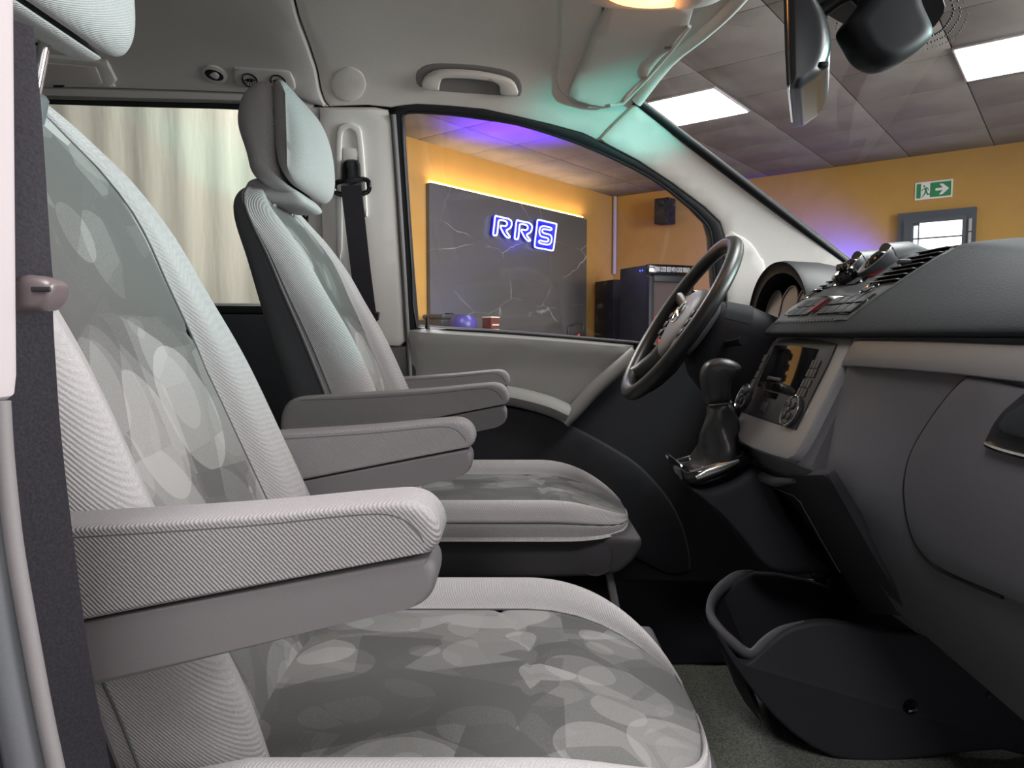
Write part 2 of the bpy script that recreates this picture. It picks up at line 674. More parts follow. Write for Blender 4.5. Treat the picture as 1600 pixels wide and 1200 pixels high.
# ================================================================== the showroom outside
ANG = radians(38.4)
U1 = Vector((sin(ANG), cos(ANG), 0))        # along the sign wall, away from the van
U2 = Vector((cos(ANG), -sin(ANG), 0))       # along the exit wall, to the right
C0 = Vector((1.13, 8.0, 0))                 # their common corner
HC = 2.80                                   # ceiling height
UP = Vector((0, 0, 1))
WB = Plane(C0, U1, UP, U2)                  # sign wall
WF = Plane(C0, U2, UP, -U1)                 # exit wall


def rm(a, b, z=0.0):
    return C0 + U1 * a + U2 * b + UP * z


def R_room(v):
    return Matrix((U1, U2, UP)).transposed() @ Vector(v)


MR = Matrix((U1, U2, UP)).transposed()


def room_box(a0, a1, b0, b1, z0, z1, bev=0.0):
    c = rm((a0 + a1) / 2, (b0 + b1) / 2, (z0 + z1) / 2)
    return g_box(c, (a1 - a0, b1 - b0, z1 - z0), bev, 2, MR)


def plate(pl, poly, off, thick):
    """Flat plate on a wall plane, poly in plane coordinates."""
    n = len(poly)
    v = [pl.pt(a, b, off) for a, b in poly] + [pl.pt(a, b, off - thick) for a, b in poly]
    f = [tuple(range(n)), tuple(range(2 * n - 1, n - 1, -1))]
    f += [(i, i + n, (i + 1) % n + n, (i + 1) % n) for i in range(n)]
    return v, f


def rect(a0, b0, a1, b1):
    return [(a0, b0), (a1, b0), (a1, b1), (a0, b1)]


tag(MB().add(*room_box(-12, 0.15, -0.15, 9, -0.1, 0.0)).build('floor_showroom', M['concrete']), kind='structure')
tag(MB().add(*room_box(-5.6, 0.15, -0.15, 0.0, 0, HC)).build('wall_back', M['ochre']), kind='structure')
tag(MB().add(*room_box(0.0, 0.15, 0.0, 9, 0, HC)).build('wall_front', M['ochre']), kind='structure')
ceil = tag(MB().add(*room_box(-12, 0.15, -0.15, 9, HC + 0.012, HC + 0.1)).build('ceiling_showroom', M['grid'], base=rm(-3, 3, HC)), kind='structure')
# suspended ceiling tiles, each its own piece
tv, tf = room_box(-0.2965, 0.2965, -0.2965, 0.2965, 0, 0.012, 0.003)
me_tile = None
for i in range(9):
    for j in range(11):
        a, b = -0.3 - 0.6 * i, 0.3 + 0.6 * j - 0.1
        loc = rm(a, b, HC) - BASE[ceil]
        if me_tile is None:
            o = MB().add([v - rm(0, 0) for v in tv], tf).build('ceiling_tile', M['tile'], base=(0, 0, 0))
            me_tile = o.data
        else:
            o = bpy.data.objects.new('ceiling_tile', me_tile)
            col.objects.link(o)
        o.parent = ceil
        o.location = loc


def ceiling_light(a0, b0, label):
    t = thing('ceiling_light', rm(a0 + 0.3, b0 + 0.6, HC - 0.012), label, 'ceiling light', 'square light panels in the dark ceiling')
    MB().add(*room_box(a0, a0 + 0.6, b0, b0 + 1.2, HC - 0.012, HC - 0.001, 0.002)).build('frame', M['white'], t)
    MB().add(*room_box(a0 + 0.012, a0 + 0.588, b0 + 0.012, b0 + 1.188, HC - 0.016, HC - 0.011)).build('diffuser', M['lightpanel'], t)
    return t


ceiling_light(-2.72, 1.09, 'glowing white ceiling panel seen just beside the windscreen pillar')
ceiling_light(-2.5, 3.5, 'glowing white ceiling panel at the right edge, beside the sensor pod')
# the same panels, further back over the van and behind the photographer
for a, b in ((-5.0, 1.7), (-5.0, 4.1), (-7.4, 4.1), (-5.0, 6.5)):
    p = rm(a, b, HC - 0.02)
    lamp('ceiling_panel_lamp', 'AREA', p, 60, (1, 0.97, 0.95), p - UP, shape='RECTANGLE', size=0.6, size_y=1.2)

# ---- sign wall: dark marble slab, LED strip, neon sign
m = bpy.data.materials.new('dark_marble')
m.use_nodes = True
nt = m.node_tree
bs = nt.nodes['Principled BSDF']
bs.inputs['Roughness'].default_value = 0.28
tc = nt.nodes.new('ShaderNodeTexCoord')
nz = nt.nodes.new('ShaderNodeTexNoise'); nz.inputs['Scale'].default_value = 1.6; nz.inputs['Detail'].default_value = 4
nt.links.new(tc.outputs['Object'], nz.inputs['Vector'])
va = nt.nodes.new('ShaderNodeVectorMath'); va.operation = 'MULTIPLY_ADD'; va.inputs[1].default_value = (0.25, 0.25, 0.25)
nt.links.new(nz.outputs['Color'], va.inputs[0]); nt.links.new(tc.outputs['Object'], va.inputs[2])
mpv = nt.nodes.new('ShaderNodeMapping'); mpv.inputs['Rotation'].default_value = (0.5, 0.6, 0.3); mpv.inputs['Scale'].default_value = (0.8, 0.8, 1.9)
nt.links.new(va.outputs[0], mpv.inputs['Vector'])
vo = nt.nodes.new('ShaderNodeTexVoronoi'); vo.feature = 'DISTANCE_TO_EDGE'; vo.inputs['Scale'].default_value = 1.15
nt.links.new(mpv.outputs['Vector'], vo.inputs['Vector'])
mrv = nt.nodes.new('ShaderNodeMapRange'); mrv.inputs['From Min'].default_value = 0.0; mrv.inputs['From Max'].default_value = 0.005
mrv.inputs['To Min'].default_value = 0.55; mrv.inputs['To Max'].default_value = 0.0
nt.links.new(vo.outputs['Distance'], mrv.inputs['Value'])
nz2 = nt.nodes.new('ShaderNodeTexNoise'); nz2.inputs['Scale'].default_value = 3.0
nt.links.new(tc.outputs['Object'], nz2.inputs['Vector'])
mk = nt.nodes.new('ShaderNodeMapRange'); mk.inputs['From Min'].default_value = 0.42; mk.inputs['From Max'].default_value = 0.62
nt.links.new(nz2.outputs['Fac'], mk.inputs['Value'])
mu = nt.nodes.new('ShaderNodeMath'); mu.operation = 'MULTIPLY'
nt.links.new(mrv.outputs['Result'], mu.inputs[0]); nt.links.new(mk.outputs['Result'], mu.inputs[1])
mxc = nt.nodes.new('ShaderNodeMix'); mxc.data_type = 'RGBA'
mxc.inputs['A'].default_value = rgb(88, 87, 85); mxc.inputs['B'].default_value = rgb(215, 212, 205)
nt.links.new(mu.outputs[0], mxc.inputs['Factor'])
nt.links.new(mxc.outputs['Result'], bs.inputs['Base Color'])
M['marble'] = m

a0, zt = WB.hit(665, 285)
a1, zt2 = WB.hit(912, 345)
zt = (zt + zt2) / 2
slab = tag(MB().add(*plate(WB, rect(a0, 0.9, a1, zt), 0.04, 0.038)).build('marble_panel', M['marble'], sharp=20),
           'dark grey marble slab with white veins on the ochre wall', 'wall panel')
M['led'] = mat('warm_led', rgb(255, 200, 90), 0.5, emit=rgb(255, 206, 122), estr=18)
t = thing('led_strip', WB.pt((a0 + a1) / 2, zt + 0.001, 0.02), 'warm yellow LED strip running along the top of the marble slab', 'led strip')
MB().add(*plate(WB, rect(a0 + 0.02, zt + 0.002, a1 - 0.06, zt + 0.010), 0.034, 0.030)).build('channel', M['grid'], t)
MB().add(*plate(WB, rect(a0 + 0.02, zt + 0.011, a1 - 0.06, zt + 0.022), 0.030, 0.022)).build('diffuser', M['led'], t)

M['neon'] = mat('blue_neon', rgb(220, 225, 255), 0.4, emit=(0.40, 0.45, 1.0, 1), estr=3.0)
M['neon_back'] = mat('blue_lit_acrylic', rgb(20, 20, 120), 0.35, emit=(0.006, 0.004, 1.0, 1), estr=1.1)  # emission imitates the tubes' blue glow on the backing


def z4(pts):
    return [(740 + x / 11.43, 320 + y / 11.43) for x, y in pts]


R1 = [(255, 222), (300, 225), (400, 248), (490, 268), (538, 305), (548, 362), (522, 430), (455, 472), (472, 520), (512, 575), (505, 600), (460, 592),
      (410, 535), (365, 455), (350, 405), (368, 388), (430, 398), (465, 365), (452, 318), (390, 296), (335, 290), (312, 318), (300, 430), (284, 545), (250, 562), (218, 540), (235, 380)]
R2 = [(640, 298), (690, 305), (780, 322), (860, 340), (908, 385), (912, 440), (885, 505), (822, 545), (840, 590), (876, 635), (872, 660), (838, 655),
      (785, 600), (740, 520), (722, 475), (742, 458), (800, 470), (838, 435), (825, 388), (765, 366), (712, 360), (690, 385), (680, 490), (664, 610), (635, 628), (602, 608), (618, 450)]
SB = [(1030, 283), (1100, 298), (1260, 335), (1345, 355), (1352, 385), (1330, 560), (1300, 790), (1275, 828), (1200, 815), (1000, 778), (962, 745), (975, 600), (1000, 400), (1012, 300)]
S1 = [(1268, 445), (1240, 420), (1160, 402), (1100, 398), (1058, 430), (1046, 500), (1062, 562), (1120, 590), (1190, 608), (1210, 640), (1185, 672), (1110, 662), (1060, 648), (1035, 670), (1055, 697),
      (1120, 712), (1205, 724), (1250, 690), (1268, 615), (1240, 552), (1170, 532), (1110, 510), (1095, 478), (1118, 448), (1180, 455), (1245, 470)]
ns = thing('neon_sign', WB.pt(*WB.hit(808, 390), 0.04), 'glowing blue neon sign reading RRS on the marble slab', 'neon sign')
for nm, pts in (('letter_r', R1), ('letter_r', R2), ('letter_s', S1), ('letter_frame', SB)):
    q = [WB.pt(*WB.hit(px, py), 0.085) for px, py in z4(pts)]
    MB().add(*g_tube(cat(q, 3, True), 0.0075, 7, True)).build(nm, M['neon'], ns)
for nm, pts in (('backing', R1), ('backing', R2), ('backing', SB)):
    hh = [WB.hit(px, py) for px, py in z4(pts)]
    cx = sum(p[0] for p in hh) / len(hh); cy = sum(p[1] for p in hh) / len(hh)
    if pts is not SB:
        aa = [p[0] for p in hh]; bb = [p[1] for p in hh]
        poly = rect(min(aa) - 0.02, min(bb) - 0.02, max(aa) + 0.02, max(bb) + 0.02)
        poly = [(p[0], p[1]) for p in poly]
        poly = [(cx + (p[0] - cx) * 1.04, cy + (p[1] - cy) * 1.04) for p in hh]
    else:
        poly = hh
    v, f = g_panel(WB, poly, [], 0.068, 0.006, 0.2)
    obj(nm, v, f, M['neon_back'], ns)
lamp('neon_glow', 'POINT', WB.pt(*WB.hit(808, 372), 0.11), 3.0, (0.03, 0.02, 1.0), shadow_soft_size=0.15)
lamp('blue_ceiling_glow', 'SPOT', rm(-2.85, 0.80, 2.05), 260, (0.10, 0.015, 1.0), rm(-2.8, 0.85, HC), spot_size=radians(95), spot_blend=1.0, shadow_soft_size=0.05)  # unseen spot, added to make the blue patch on the ceiling
lamp('led_glow', 'AREA', WB.pt((a0 + a1) / 2, zt + 0.03, 0.06), 6, (1.0, 0.75, 0.5), WB.pt((a0 + a1) / 2, zt + 1.0, 0.35), shape='RECTANGLE', size=a1 - a0, size_y=0.03)

# corner pipe, loudspeaker
tag(MB().add(*g_tube([rm(-0.03, 0.03, 1.95), rm(-0.03, 0.03, HC - 0.002)], 0.022, 10)).build('corner_conduit', M['white']),
    'thin white conduit down the corner of the ochre walls', 'conduit')
sa, sz = WF.hit(1047, 333)
t = thing('loudspeaker', WF.pt(sa, sz - 0.13, 0.12), 'small black loudspeaker high on the wall beyond the driver window', 'loudspeaker')
MB().add(*g_box(WF.pt(sa, sz, 0.12), (0.16, 0.17, 0.26), 0.012, 2, MR)).build('cabinet', M['black'], t)
for dz, r in ((-0.05, 0.058), (0.07, 0.03)):
    MB().add(*g_lathe(WF.pt(sa, sz + dz, 0.20), -U1, [(0, r), (0.006, r), (0.006, r * 0.8), (0.0, r * 0.3), (0.004, 0)], 20)).build('cone', M['rubber'], t)
MB().add(*g_box(WF.pt(sa, sz, 0.022), (0.04, 0.06, 0.1), 0.003, 1, MR)).build('bracket', M['black'], t)

# ---- beverage coolers in the corner
FD = Vector((0.93, 0.37, 0)).normalized()
FN = Vector((0.37, -0.93, 0)).normalized()
FM = Matrix((FD, FN, UP)).transposed()


def fr_box(o, c, s, bev=0.0):
    """o corner origin, c centre in (along front, towards viewer, up)."""
    return g_box(o + FD * c[0] + FN * c[1] + UP * c[2], s, bev, 2, FM)


F0 = P(1014, 414, 6.3); F0.z = 0
HF = 1.905
WFr = 0.47
fr = thing('drinks_cooler', F0 + FD * WFr / 2 - FN * 0.25, 'black glass door drinks cooler with white slogan along its header', 'drinks cooler')
MB().add(*fr_box(F0, (WFr / 2, -0.27, 0.95), (WFr, 0.46, 1.90), 0.008)).build('cabinet', M['black'], fr)
hd = MB().add(*fr_box(F0, (WFr / 2, -0.02, HF - 0.045), (WFr, 0.045, 0.09), 0.004)).build('header', M['gloss_black'], fr)
fm = MB()
for cx_, w_ in ((0.025, 0.05), (WFr - 0.025, 0.05)):
    fm.add(*fr_box(F0, (cx_, -0.015, 0.96), (w_, 0.05, 1.68), 0.006))
for cz_ in (0.15, 1.78):
    fm.add(*fr_box(F0, (WFr / 2, -0.015, cz_), (WFr - 0.1, 0.05, 0.06), 0.006))
fm.build('door_frame', M['black'], fr)
M['cooler_glass'] = mat('cooler_glass', rgb(84, 74, 72), 0.08, spec=0.6)
MB().add(*fr_box(F0, (WFr / 2, -0.025, 0.96), (WFr - 0.1, 0.012, 1.6))).build('door_glass', M['cooler_glass'], fr)
MB().add(*g_tube([F0 + FD * (WFr - 0.03) + FN * 0.035 + UP * z for z in (0.8, 0.85, 1.25, 1.3)], 0.01, 8)).build('handle', M['chrome'], fr)
M['text_white'] = mat('white_lettering', rgb(205, 205, 210), 0.6)
M['blue_led'] = mat('blue_indicator', rgb(40, 50, 255), 0.5, emit=(0.05, 0.08, 1, 1), estr=4)
for dx in (0.35, 0.39):
    MB().add(*g_lathe(F0 + FD * -0.002 + UP * (HF - 0.05) - FN * (dx - 0.25), -FD, [(0, 0.008), (0.004, 0.007), (0.005, 0)], 8)).build('indicator', M['blue_led'], fr)
M['red'] = mat('red_can', rgb(200, 52, 48), 0.4)
for k in range(2):
    q = F0 + FD * (0.075 + 0.05 * k) - FN * 0.012
    MB().add(*g_lathe(q + UP * (1.33 - 0.2 * k), UP, [(0, 0.016), (0.01, 0.02), (0.10, 0.02), (0.115, 0.015)], 12)).build('can', M['red'], fr)


def text(name, body, size, org, ux, uy, m_, parent=None, depth=0.001, align='CENTER', stretch=1.0):
    c = bpy.data.curves.new(name, 'FONT')
    c.body = body
    c.size = size
    c.extrude = depth
    c.align_x = align
    c.align_y = 'CENTER'
    to = bpy.data.objects.new(name, c)
    col.objects.link(to)
    dg = bpy.context.evaluated_depsgraph_get()
    me = bpy.data.meshes.new_from_object(to.evaluated_get(dg))
    bpy.data.objects.remove(to)
    ux, uy = Vector(ux).normalized(), Vector(uy).normalized()
    un = ux.cross(uy)
    v = [Vector(org) + ux * (p.co.x * stretch) + uy * p.co.y + un * p.co.z for p in me.vertices]
    f = [tuple(p.vertices) for p in me.polygons]
    return obj(name, v, f, m_, parent, sharp=20, smooth=False)


text('slogan_lettering', 'DRINK GOOD BEER WITH GOOD FRIENDS', 0.062, F0 + FD * (WFr / 2 + 0.005) + FN * 0.0045 + UP * (HF - 0.046), FD, UP, M['text_white'], hd, 0.001, stretch=0.31)

G0 = P(959, 434, 7.25); G0.z = 0
g = thing('tall_cabinet', G0 + FD * 0.13 - FN * 0.2, 'tall plain black cabinet in the corner behind the drinks cooler', 'cabinet')
MB().add(*fr_box(G0, (0.14, -0.2, 0.92), (0.28, 0.4, 1.84), 0.01)).build('body', M['black'], g)
MB().add(*fr_box(G0, (0.14, 0.006, 0.92), (0.26, 0.012, 1.78), 0.004)).build('door', M['black'], g)

# ---- bar counter with its clutter
ct = thing('bar_counter', rm(-2.6, 0.4, 0), 'dark bar counter below the marble slab, beyond the driver window', 'counter')
MB().add(*room_box(-4.6, -1.15, 0.05, 0.62, 1.12, 1.16, 0.006)).build('worktop', M['gloss_black'], ct)
MB().add(*room_box(-4.55, -1.2, 0.10, 0.56, 0.0, 1.12)).build('front_panel', M['black'], ct)
CT = 1.16


def on_counter(px, b):
    """Point on the worktop seen in column px at distance b off the wall."""
    r = ray(px, 520)
    # X/Y ratio
    k = r.x / r.y
    p0, d = rm(0, b), U1
    a = (k * p0.y - p0.x) / (d.x - k * d.y)
    return rm(a, b, CT + 0.001)


M['appliance'] = mat('smoked_appliance', rgb(62, 66, 70), 0.3)
q = on_counter(695, 0.24)
t = thing('coffee_machine', q, 'low dark coffee machine at the left end of the bar counter', 'coffee machine')
MB().add(*g_box(q + UP * 0.12, (0.34, 0.26, 0.24), 0.015, 2, MR)).build('body', M['appliance'], t)
MB().add(*g_box(q + UP * 0.26, (0.28, 0.22, 0.04), 0.015, 2, MR)).build('water_tank', M['appliance'], t)
MB().add(*g_box(q + UP * 0.285 + U1 * 0.05, (0.05, 0.05, 0.016), 0.004, 2, MR)).build('lid_knob', M['black'], t)
q = on_counter(724, 0.56)
t = thing('capsule_dispenser', q, 'round pot with purple-lit lid beside the dark coffee machine', 'pot')
M['purple'] = mat('purple_lit_lid', rgb(72, 66, 140), 0.35)  # purple light on the lid put into its base colour
MB().add(*g_lathe(q, UP, [(0, 0.05), (0.01, 0.06), (0.13, 0.06), (0.15, 0.05)], 20)).build('body', M['chrome'], t)
MB().add(*g_lathe(q + UP * 0.15, UP, [(0, 0.085), (0.03, 0.098), (0.08, 0.098), (0.115, 0.07), (0.118, 0)], 20)).build('lid', M['purple'], t)
q = on_counter(767, 0.3)
t = thing('coffee_carton', q, 'brown and cream printed carton standing upright on the bar counter', 'carton')
M['carton_brown'] = mat('carton_brown', rgb(104, 54, 44), 0.6)
M['carton_cream'] = mat('carton_cream', rgb(225, 205, 185), 0.6)
MB().add(*g_box(q + UP * 0.13, (0.105, 0.10, 0.26), 0.003, 1, MR)).build('body', M['carton_brown'], t)
MB().add(*g_box(q + UP * 0.266, (0.108, 0.104, 0.012), 0.002, 1, MR)).build('lid_flap', M['carton_cream'], t)
for dz, h in ((0.205, 0.012), (0.16, 0.02), (0.11, 0.014), (0.06, 0.03)):
    MB().add(*g_box(q + UP * dz + U2 * 0.0515, (0.085, 0.0012, h), 0, 1, MR)).build('printed_band', M['carton_cream'], t)
for k, (px, h) in enumerate(((744, 0.15), (752, 0.17), (760, 0.14))):
    q = on_counter(px, 0.46 + 0.03 * k)
    tag(MB().add(*g_lathe(q, UP, [(0, 0.022), (0.004, 0.026), (h * 0.6, 0.026), (h * 0.75, 0.011), (h * 0.96, 0.011), (h, 0.009)], 12)).build('syrup_bottle', M['chrome']),
        ['small shiny bottle left of the brown carton, leftmost of three', 'tallest small shiny bottle in the middle beside the brown carton', 'small shiny bottle touching the brown carton, shortest of three'][k], 'bottle', 'small bottles beside the carton')
q = on_counter(888, 0.36)
tp = thing('bar_tap', q, 'black bent water tap at the right end of the bar counter', 'tap')
hh = P(888, 508, q.y).z - CT
pts = [q, q + UP * (hh - 0.05), q + UP * (hh - 0.01) + U1 * 0.02, q + UP * hh + U1 * 0.06, q + UP * (hh + 0.03) + U1 * 0.19, q + UP * (hh + 0.018) + U1 * 0.235, q + UP * (hh - 0.05) + U1 * 0.255]
MB().add(*g_tube(cat(pts, 5), 0.013, 10)).build('spout', M['black'], tp)
MB().add(*g_lathe(q, UP, [(0, 0.03), (0.02, 0.03), (0.025, 0.018)], 14)).build('base', M['black'], tp)
q2 = q + U1 * 0.13
tag(MB().add(*g_lathe(on_counter(904, 0.36), UP, [(0, 0.02), (0.1, 0.02), (0.115, 0.012), (0.13, 0.012)], 12)).build('soap_bottle', M['red']), 'small red bottle under the black tap spout', 'bottle')

# ---- exit wall: sign and door
c4 = hits(WF, [(1430.6, 286.9), (1489.8, 278.8), (1487.8, 306.5), (1429.4, 314.4)])
ea0, ea1 = (c4[0][0] + c4[3][0]) / 2, (c4[1][0] + c4[2][0]) / 2
eb1, eb0 = (c4[0][1] + c4[1][1]) / 2, (c4[2][1] + c4[3][1]) / 2
M['sign_green'] = mat('exit_green', rgb(30, 140, 76), 0.5)
M['sign_white'] = mat('exit_white', rgb(246, 240, 244), 0.5)
W_, H_ = ea1 - ea0, eb1 - eb0
es = thing('exit_sign', WF.pt((ea0 + ea1) / 2, eb0, 0.002), 'green and white exit sign with running figure and arrow', 'exit sign')


def sgn(pts):
    return [(ea0 + W_ * x, eb0 + H_ * y) for x, y in pts]


MB().add(*plate(WF, rect(ea0, eb0, ea1, eb1), 0.008, 0.007)).build('border', M['sign_white'], es)
MB().add(*plate(WF, rect(ea0 + .04 * W_, eb0 + .09 * H_, ea1 - .04 * W_, eb1 - .09 * H_), 0.0095, 0.0014)).build('green_field', M['sign_green'], es)
MB().add(*plate(WF, sgn([(.16, .09), (.405, .09), (.405, .91), (.16, .91)]), 0.011, 0.0013)).build('doorway_mark', M['sign_white'], es)
arrow = sgn([(.55, .43), (.74, .43), (.65, .20), (.74, .20), (.91, .50), (.74, .80), (.65, .80), (.74, .57), (.55, .57)])
v, f = g_panel(WF, arrow, [], 0.011, 0.0013, 0.5)
obj('arrow_mark', v, f, M['sign_white'], es)
man = MB()
for pl in ([(.225, .72), (.245, .69), (.27, .72), (.27, .79), (.245, .82), (.225, .79)],
           [(.26, .66), (.30, .68), (.335, .45), (.30, .38), (.27, .42)],
           [(.27, .66), (.20, .58), (.175, .50), (.195, .48), (.22, .55), (.285, .60)],
           [(.29, .67), (.35, .66), (.375, .52), (.36, .50), (.335, .60), (.30, .60)],
           [(.27, .44), (.32, .44), (.26, .24), (.20, .12), (.18, .14), (.235, .28)],
           [(.28, .45), (.33, .45), (.36, .30), (.42, .32), (.42, .26), (.34, .22)]):
    man.add(*plate(WF, sgn(pl), 0.0125, 0.0013))
man.build('running_figure', M['sign_green'], es)

dr = [WF.hit(*p) for p in ((1411, 337), (1527, 322), (1404, 380), (1526, 379), (1439, 352), (1506, 343))]
da0, da1, dz1 = dr[2][0], dr[1][0], (dr[0][1] + dr[1][1]) / 2
pa0, pa1, pz1 = dr[4][0], dr[5][0], (dr[4][1] + dr[5][1]) / 2
d2 = tag(MB().add(*plate(WF, rect(da0, 0.0, da1, dz1), 0.06, 0.058)).build('door_2', M['frame_grey']), kind='structure')
pz0 = 1.05
bm_ = MB()
for r_ in (rect(da0 + 0.05, 0.02, pa0 - 0.05, dz1 - 0.06), rect(pa1, 0.02, da1 - 0.06, dz1 - 0.06), rect(pa0 - 0.05, pz1, pa1, dz1 - 0.06), rect(pa0 - 0.05, 0.02, pa1, pz0)):
    bm_.add(*plate(WF, r_, 0.085, 0.025))
bm_.build('leaf_frame', M['frame_grey'], d2)
M['daylight'] = mat('daylit_pane', rgb(255, 255, 255), 0.4, emit=(1, 1, 1, 1), estr=2.6)
MB().add(*plate(WF, rect(pa0, pz0, pa1, pz1), 0.066, 0.004)).build('pane', M['daylight'], d2)
MB().add(*plate(WF, rect(pa0 - 0.042, pz0, pa0 - 0.012, pz1 - 0.02), 0.066, 0.004)).build('side_pane', M['daylight'], d2)
zb = WF.hit(1470, 372)[1]
MB().add(*plate(WF, rect(pa0 - 0.05, zb - 0.006, pa1, zb + 0.006), 0.075, 0.012)).build('glazing_bar', M['frame_grey'], d2)
ha, hz = WF.hit(1517.5, 364)
for k, (a_, z_) in enumerate(((ha, hz + 0.055), (ha, hz - 0.055), (WF.hit(1405.5, 376)[0] + 0.02, hz - 0.12))):
    MB().add(*g_tube([WF.pt(a_, z_ - 0.05, 0.095), WF.pt(a_, z_ + 0.05, 0.095)], 0.012, 8)).build('hinge', M['white'], d2)

# cream gloss partition behind the sliding window
cr_v = []
n_ = 90
for s_, zz in ((0, 0.0), (0, 2.7)):
    pass
x0_, x1_ = -3.9, -0.92
prof = [(x0_ + (x1_ - x0_) * k / n_, 3.05 + 0.004 * sin(k * 1.3) + 0.0025 * sin(k * 0.47 + 1)) for k in range(n_ + 1)]
rings = [[Vector((x, y, zz)) for x, y in prof] + [Vector((x, 3.12, zz)) for x, y in reversed(prof)] for zz in (0.0, 2.7)]
M['cream'] = None
m = mat('cream_gloss_panel', rgb(206, 202, 186), 0.12, spec=0.6)
nt = m.node_tree
bs = nt.nodes['Principled BSDF']
tc = nt.nodes.new('ShaderNodeTexCoord')
mpv = nt.nodes.new('ShaderNodeMapping'); mpv.inputs['Scale'].default_value = (9.0, 1.0, 1.6)
nt.links.new(tc.outputs['Object'], mpv.inputs['Vector'])
nz = nt.nodes.new('ShaderNodeTexNoise'); nz.inputs['Scale'].default_value = 2.2; nz.inputs['Detail'].default_value = 3
nt.links.new(mpv.outputs['Vector'], nz.inputs['Vector'])
bp = nt.nodes.new('ShaderNodeBump'); bp.inputs['Strength'].default_value = 0.25; bp.inputs['Distance'].default_value = 0.012
nt.links.new(nz.outputs['Fac'], bp.inputs['Height'])
nt.links.new(bp.outputs['Normal'], bs.inputs['Normal'])
M['cream'] = m
tag(MB().add(*g_loft(rings)).build('wall_partition', M['cream'], sharp=60), kind='structure')

# ================================================================== the van: shell and trim
SEC = Section([(1.97, 0.30), (1.97, 0.55), (1.97, 0.9), (1.97, 1.2), (1.95, 1.36), (1.91, 1.55), (1.865, 1.72), (1.83, 1.82), (1.795, 1.895), (1.735, 1.943), (1.63, 1.965),
               (1.42, 1.968), (1.19, 1.962), (0.9, 1.962), (0.7, 1.945), (0.55, 1.90), (0.47, 1.83)])
YC = 1.19


def sp(pts, n=5):
    return cat(hits(SEC, pts), n)


def s_z(z):
    """section coordinate at height z on the driver's side."""
    for i in range(len(SEC.p) - 1):
        if SEC.p[i].y <= z <= SEC.p[i + 1].y and SEC.p[i].x > 1.3:
            return SEC.s[i] + (z - SEC.p[i].y) / (SEC.p[i + 1].y - SEC.p[i].y) * (SEC.s[i + 1] - SEC.s[i])


S_END = SEC.s[-1]
header = [(-1, 0)]


def hdr_x(Y):
    return 0.455 - 0.145 * ((Y - YC) / 0.62) ** 4


# header edge of the windscreen opening in (x, s)
hd_pts = []
s_tl = SEC.hit(991, 159)
k0 = s_tl[1]
for i in range(13):
    s = k0 + (S_END - 0.10 - k0) * i / 12
    y = SEC.pt(0, s).y
    hd_pts.append((hdr_x(max(y, 0.55)), s))
dx0 = s_tl[0] - hd_pts[0][0]
hd_pts = [(x + dx0 * max(0, 1 - i / 5), s) for i, (x, s) in enumerate(hd_pts)]
ap_edge = hits(SEC, [(991, 159), (1050, 197), (1130, 252), (1230, 330), (1330, 415)])

g_in_px = [(629, 184), (634, 177), (652, 175), (703, 178), (755, 185), (806, 193), (858, 208), (909, 226), (961, 249), (1013, 276), (1047, 300), (1081, 328), (1104, 352), (1110, 374), (1113, 420), (1118, 490), (1119, 549),
           (1060, 543), (988, 535), (880, 526), (772, 518), (700, 514), (652, 511), (645, 430), (638, 330), (632, 240)]
g_out_px = [(611, 192), (614, 176), (622, 166), (652, 163), (703, 166), (755, 171), (806, 182), (858, 194), (909, 208), (944, 224), (995, 251), (1047, 285), (1098, 323), (1124, 348), (1131, 372), (1133, 430), (1136, 500), (1137, 560),
            (1060, 551), (988, 543), (880, 534), (772, 526), (700, 521), (636, 517), (630, 430), (622, 330), (615, 240)]
g_in = hits(SEC, g_in_px)
g_out = hits(SEC, g_out_px)
sl_px = [(-260, 158), (75, 163), (200, 167), (330, 170), (440, 174), (462, 190), (468, 260), (474, 478), (347, 477), (-260, 472)]
sl_in = hits(SEC, sl_px)
sl_out = hits(SEC, [(-300, 146), (75, 155), (200, 158), (330, 161), (455, 164), (476, 178), (482, 260), (488, 490), (347, 489), (-300, 484)])

XR = -2.2
# outer body side and roof, one skin with its two window openings
outline = [(XR, 0.0), (1.42, 0.0), (1.42, s_z(1.40)), (1.0, s_z(1.42))] + [tuple(p) for p in reversed(ap_edge)] + hd_pts[1:] + [(hd_pts[-1][0], S_END), (XR, S_END)]
v, f = g_panel(SEC, outline, [g_in, sl_in], -0.022, 0.02, 0.09)
wl = tag(obj('wall_left', v, f, M['door_dark']), kind='structure')

# headliner, front part
hl_seam = sp([(452, -45), (468, 25), (486, 75), (497, 110), (502, 138), (509, 158), (516, 166)])
lower = hits(SEC, [(540, 165), (575, 164), (612, 168)])
seal_top = hits(SEC, [(622, 166), (652, 163), (703, 166), (755, 171), (806, 182), (858, 194), (909, 208), (933, 219)])
split = sp([(933, 219), (950, 200), (970, 180), (985, 166), (991, 160)], 3)
seam_top = hl_seam[0]
ol = hl_seam[::-1]
front_hl = [(seam_top[0], S_END)] + hl_seam + lower + seal_top + split[1:-1] + hd_pts + [(hd_pts[-1][0], S_END)]
v, f = g_panel(SEC, front_hl, [], 0.004, 0.02, 0.03, roll=0.006)
hl = tag(obj('ceiling', v, f, M['headliner']), kind='structure')

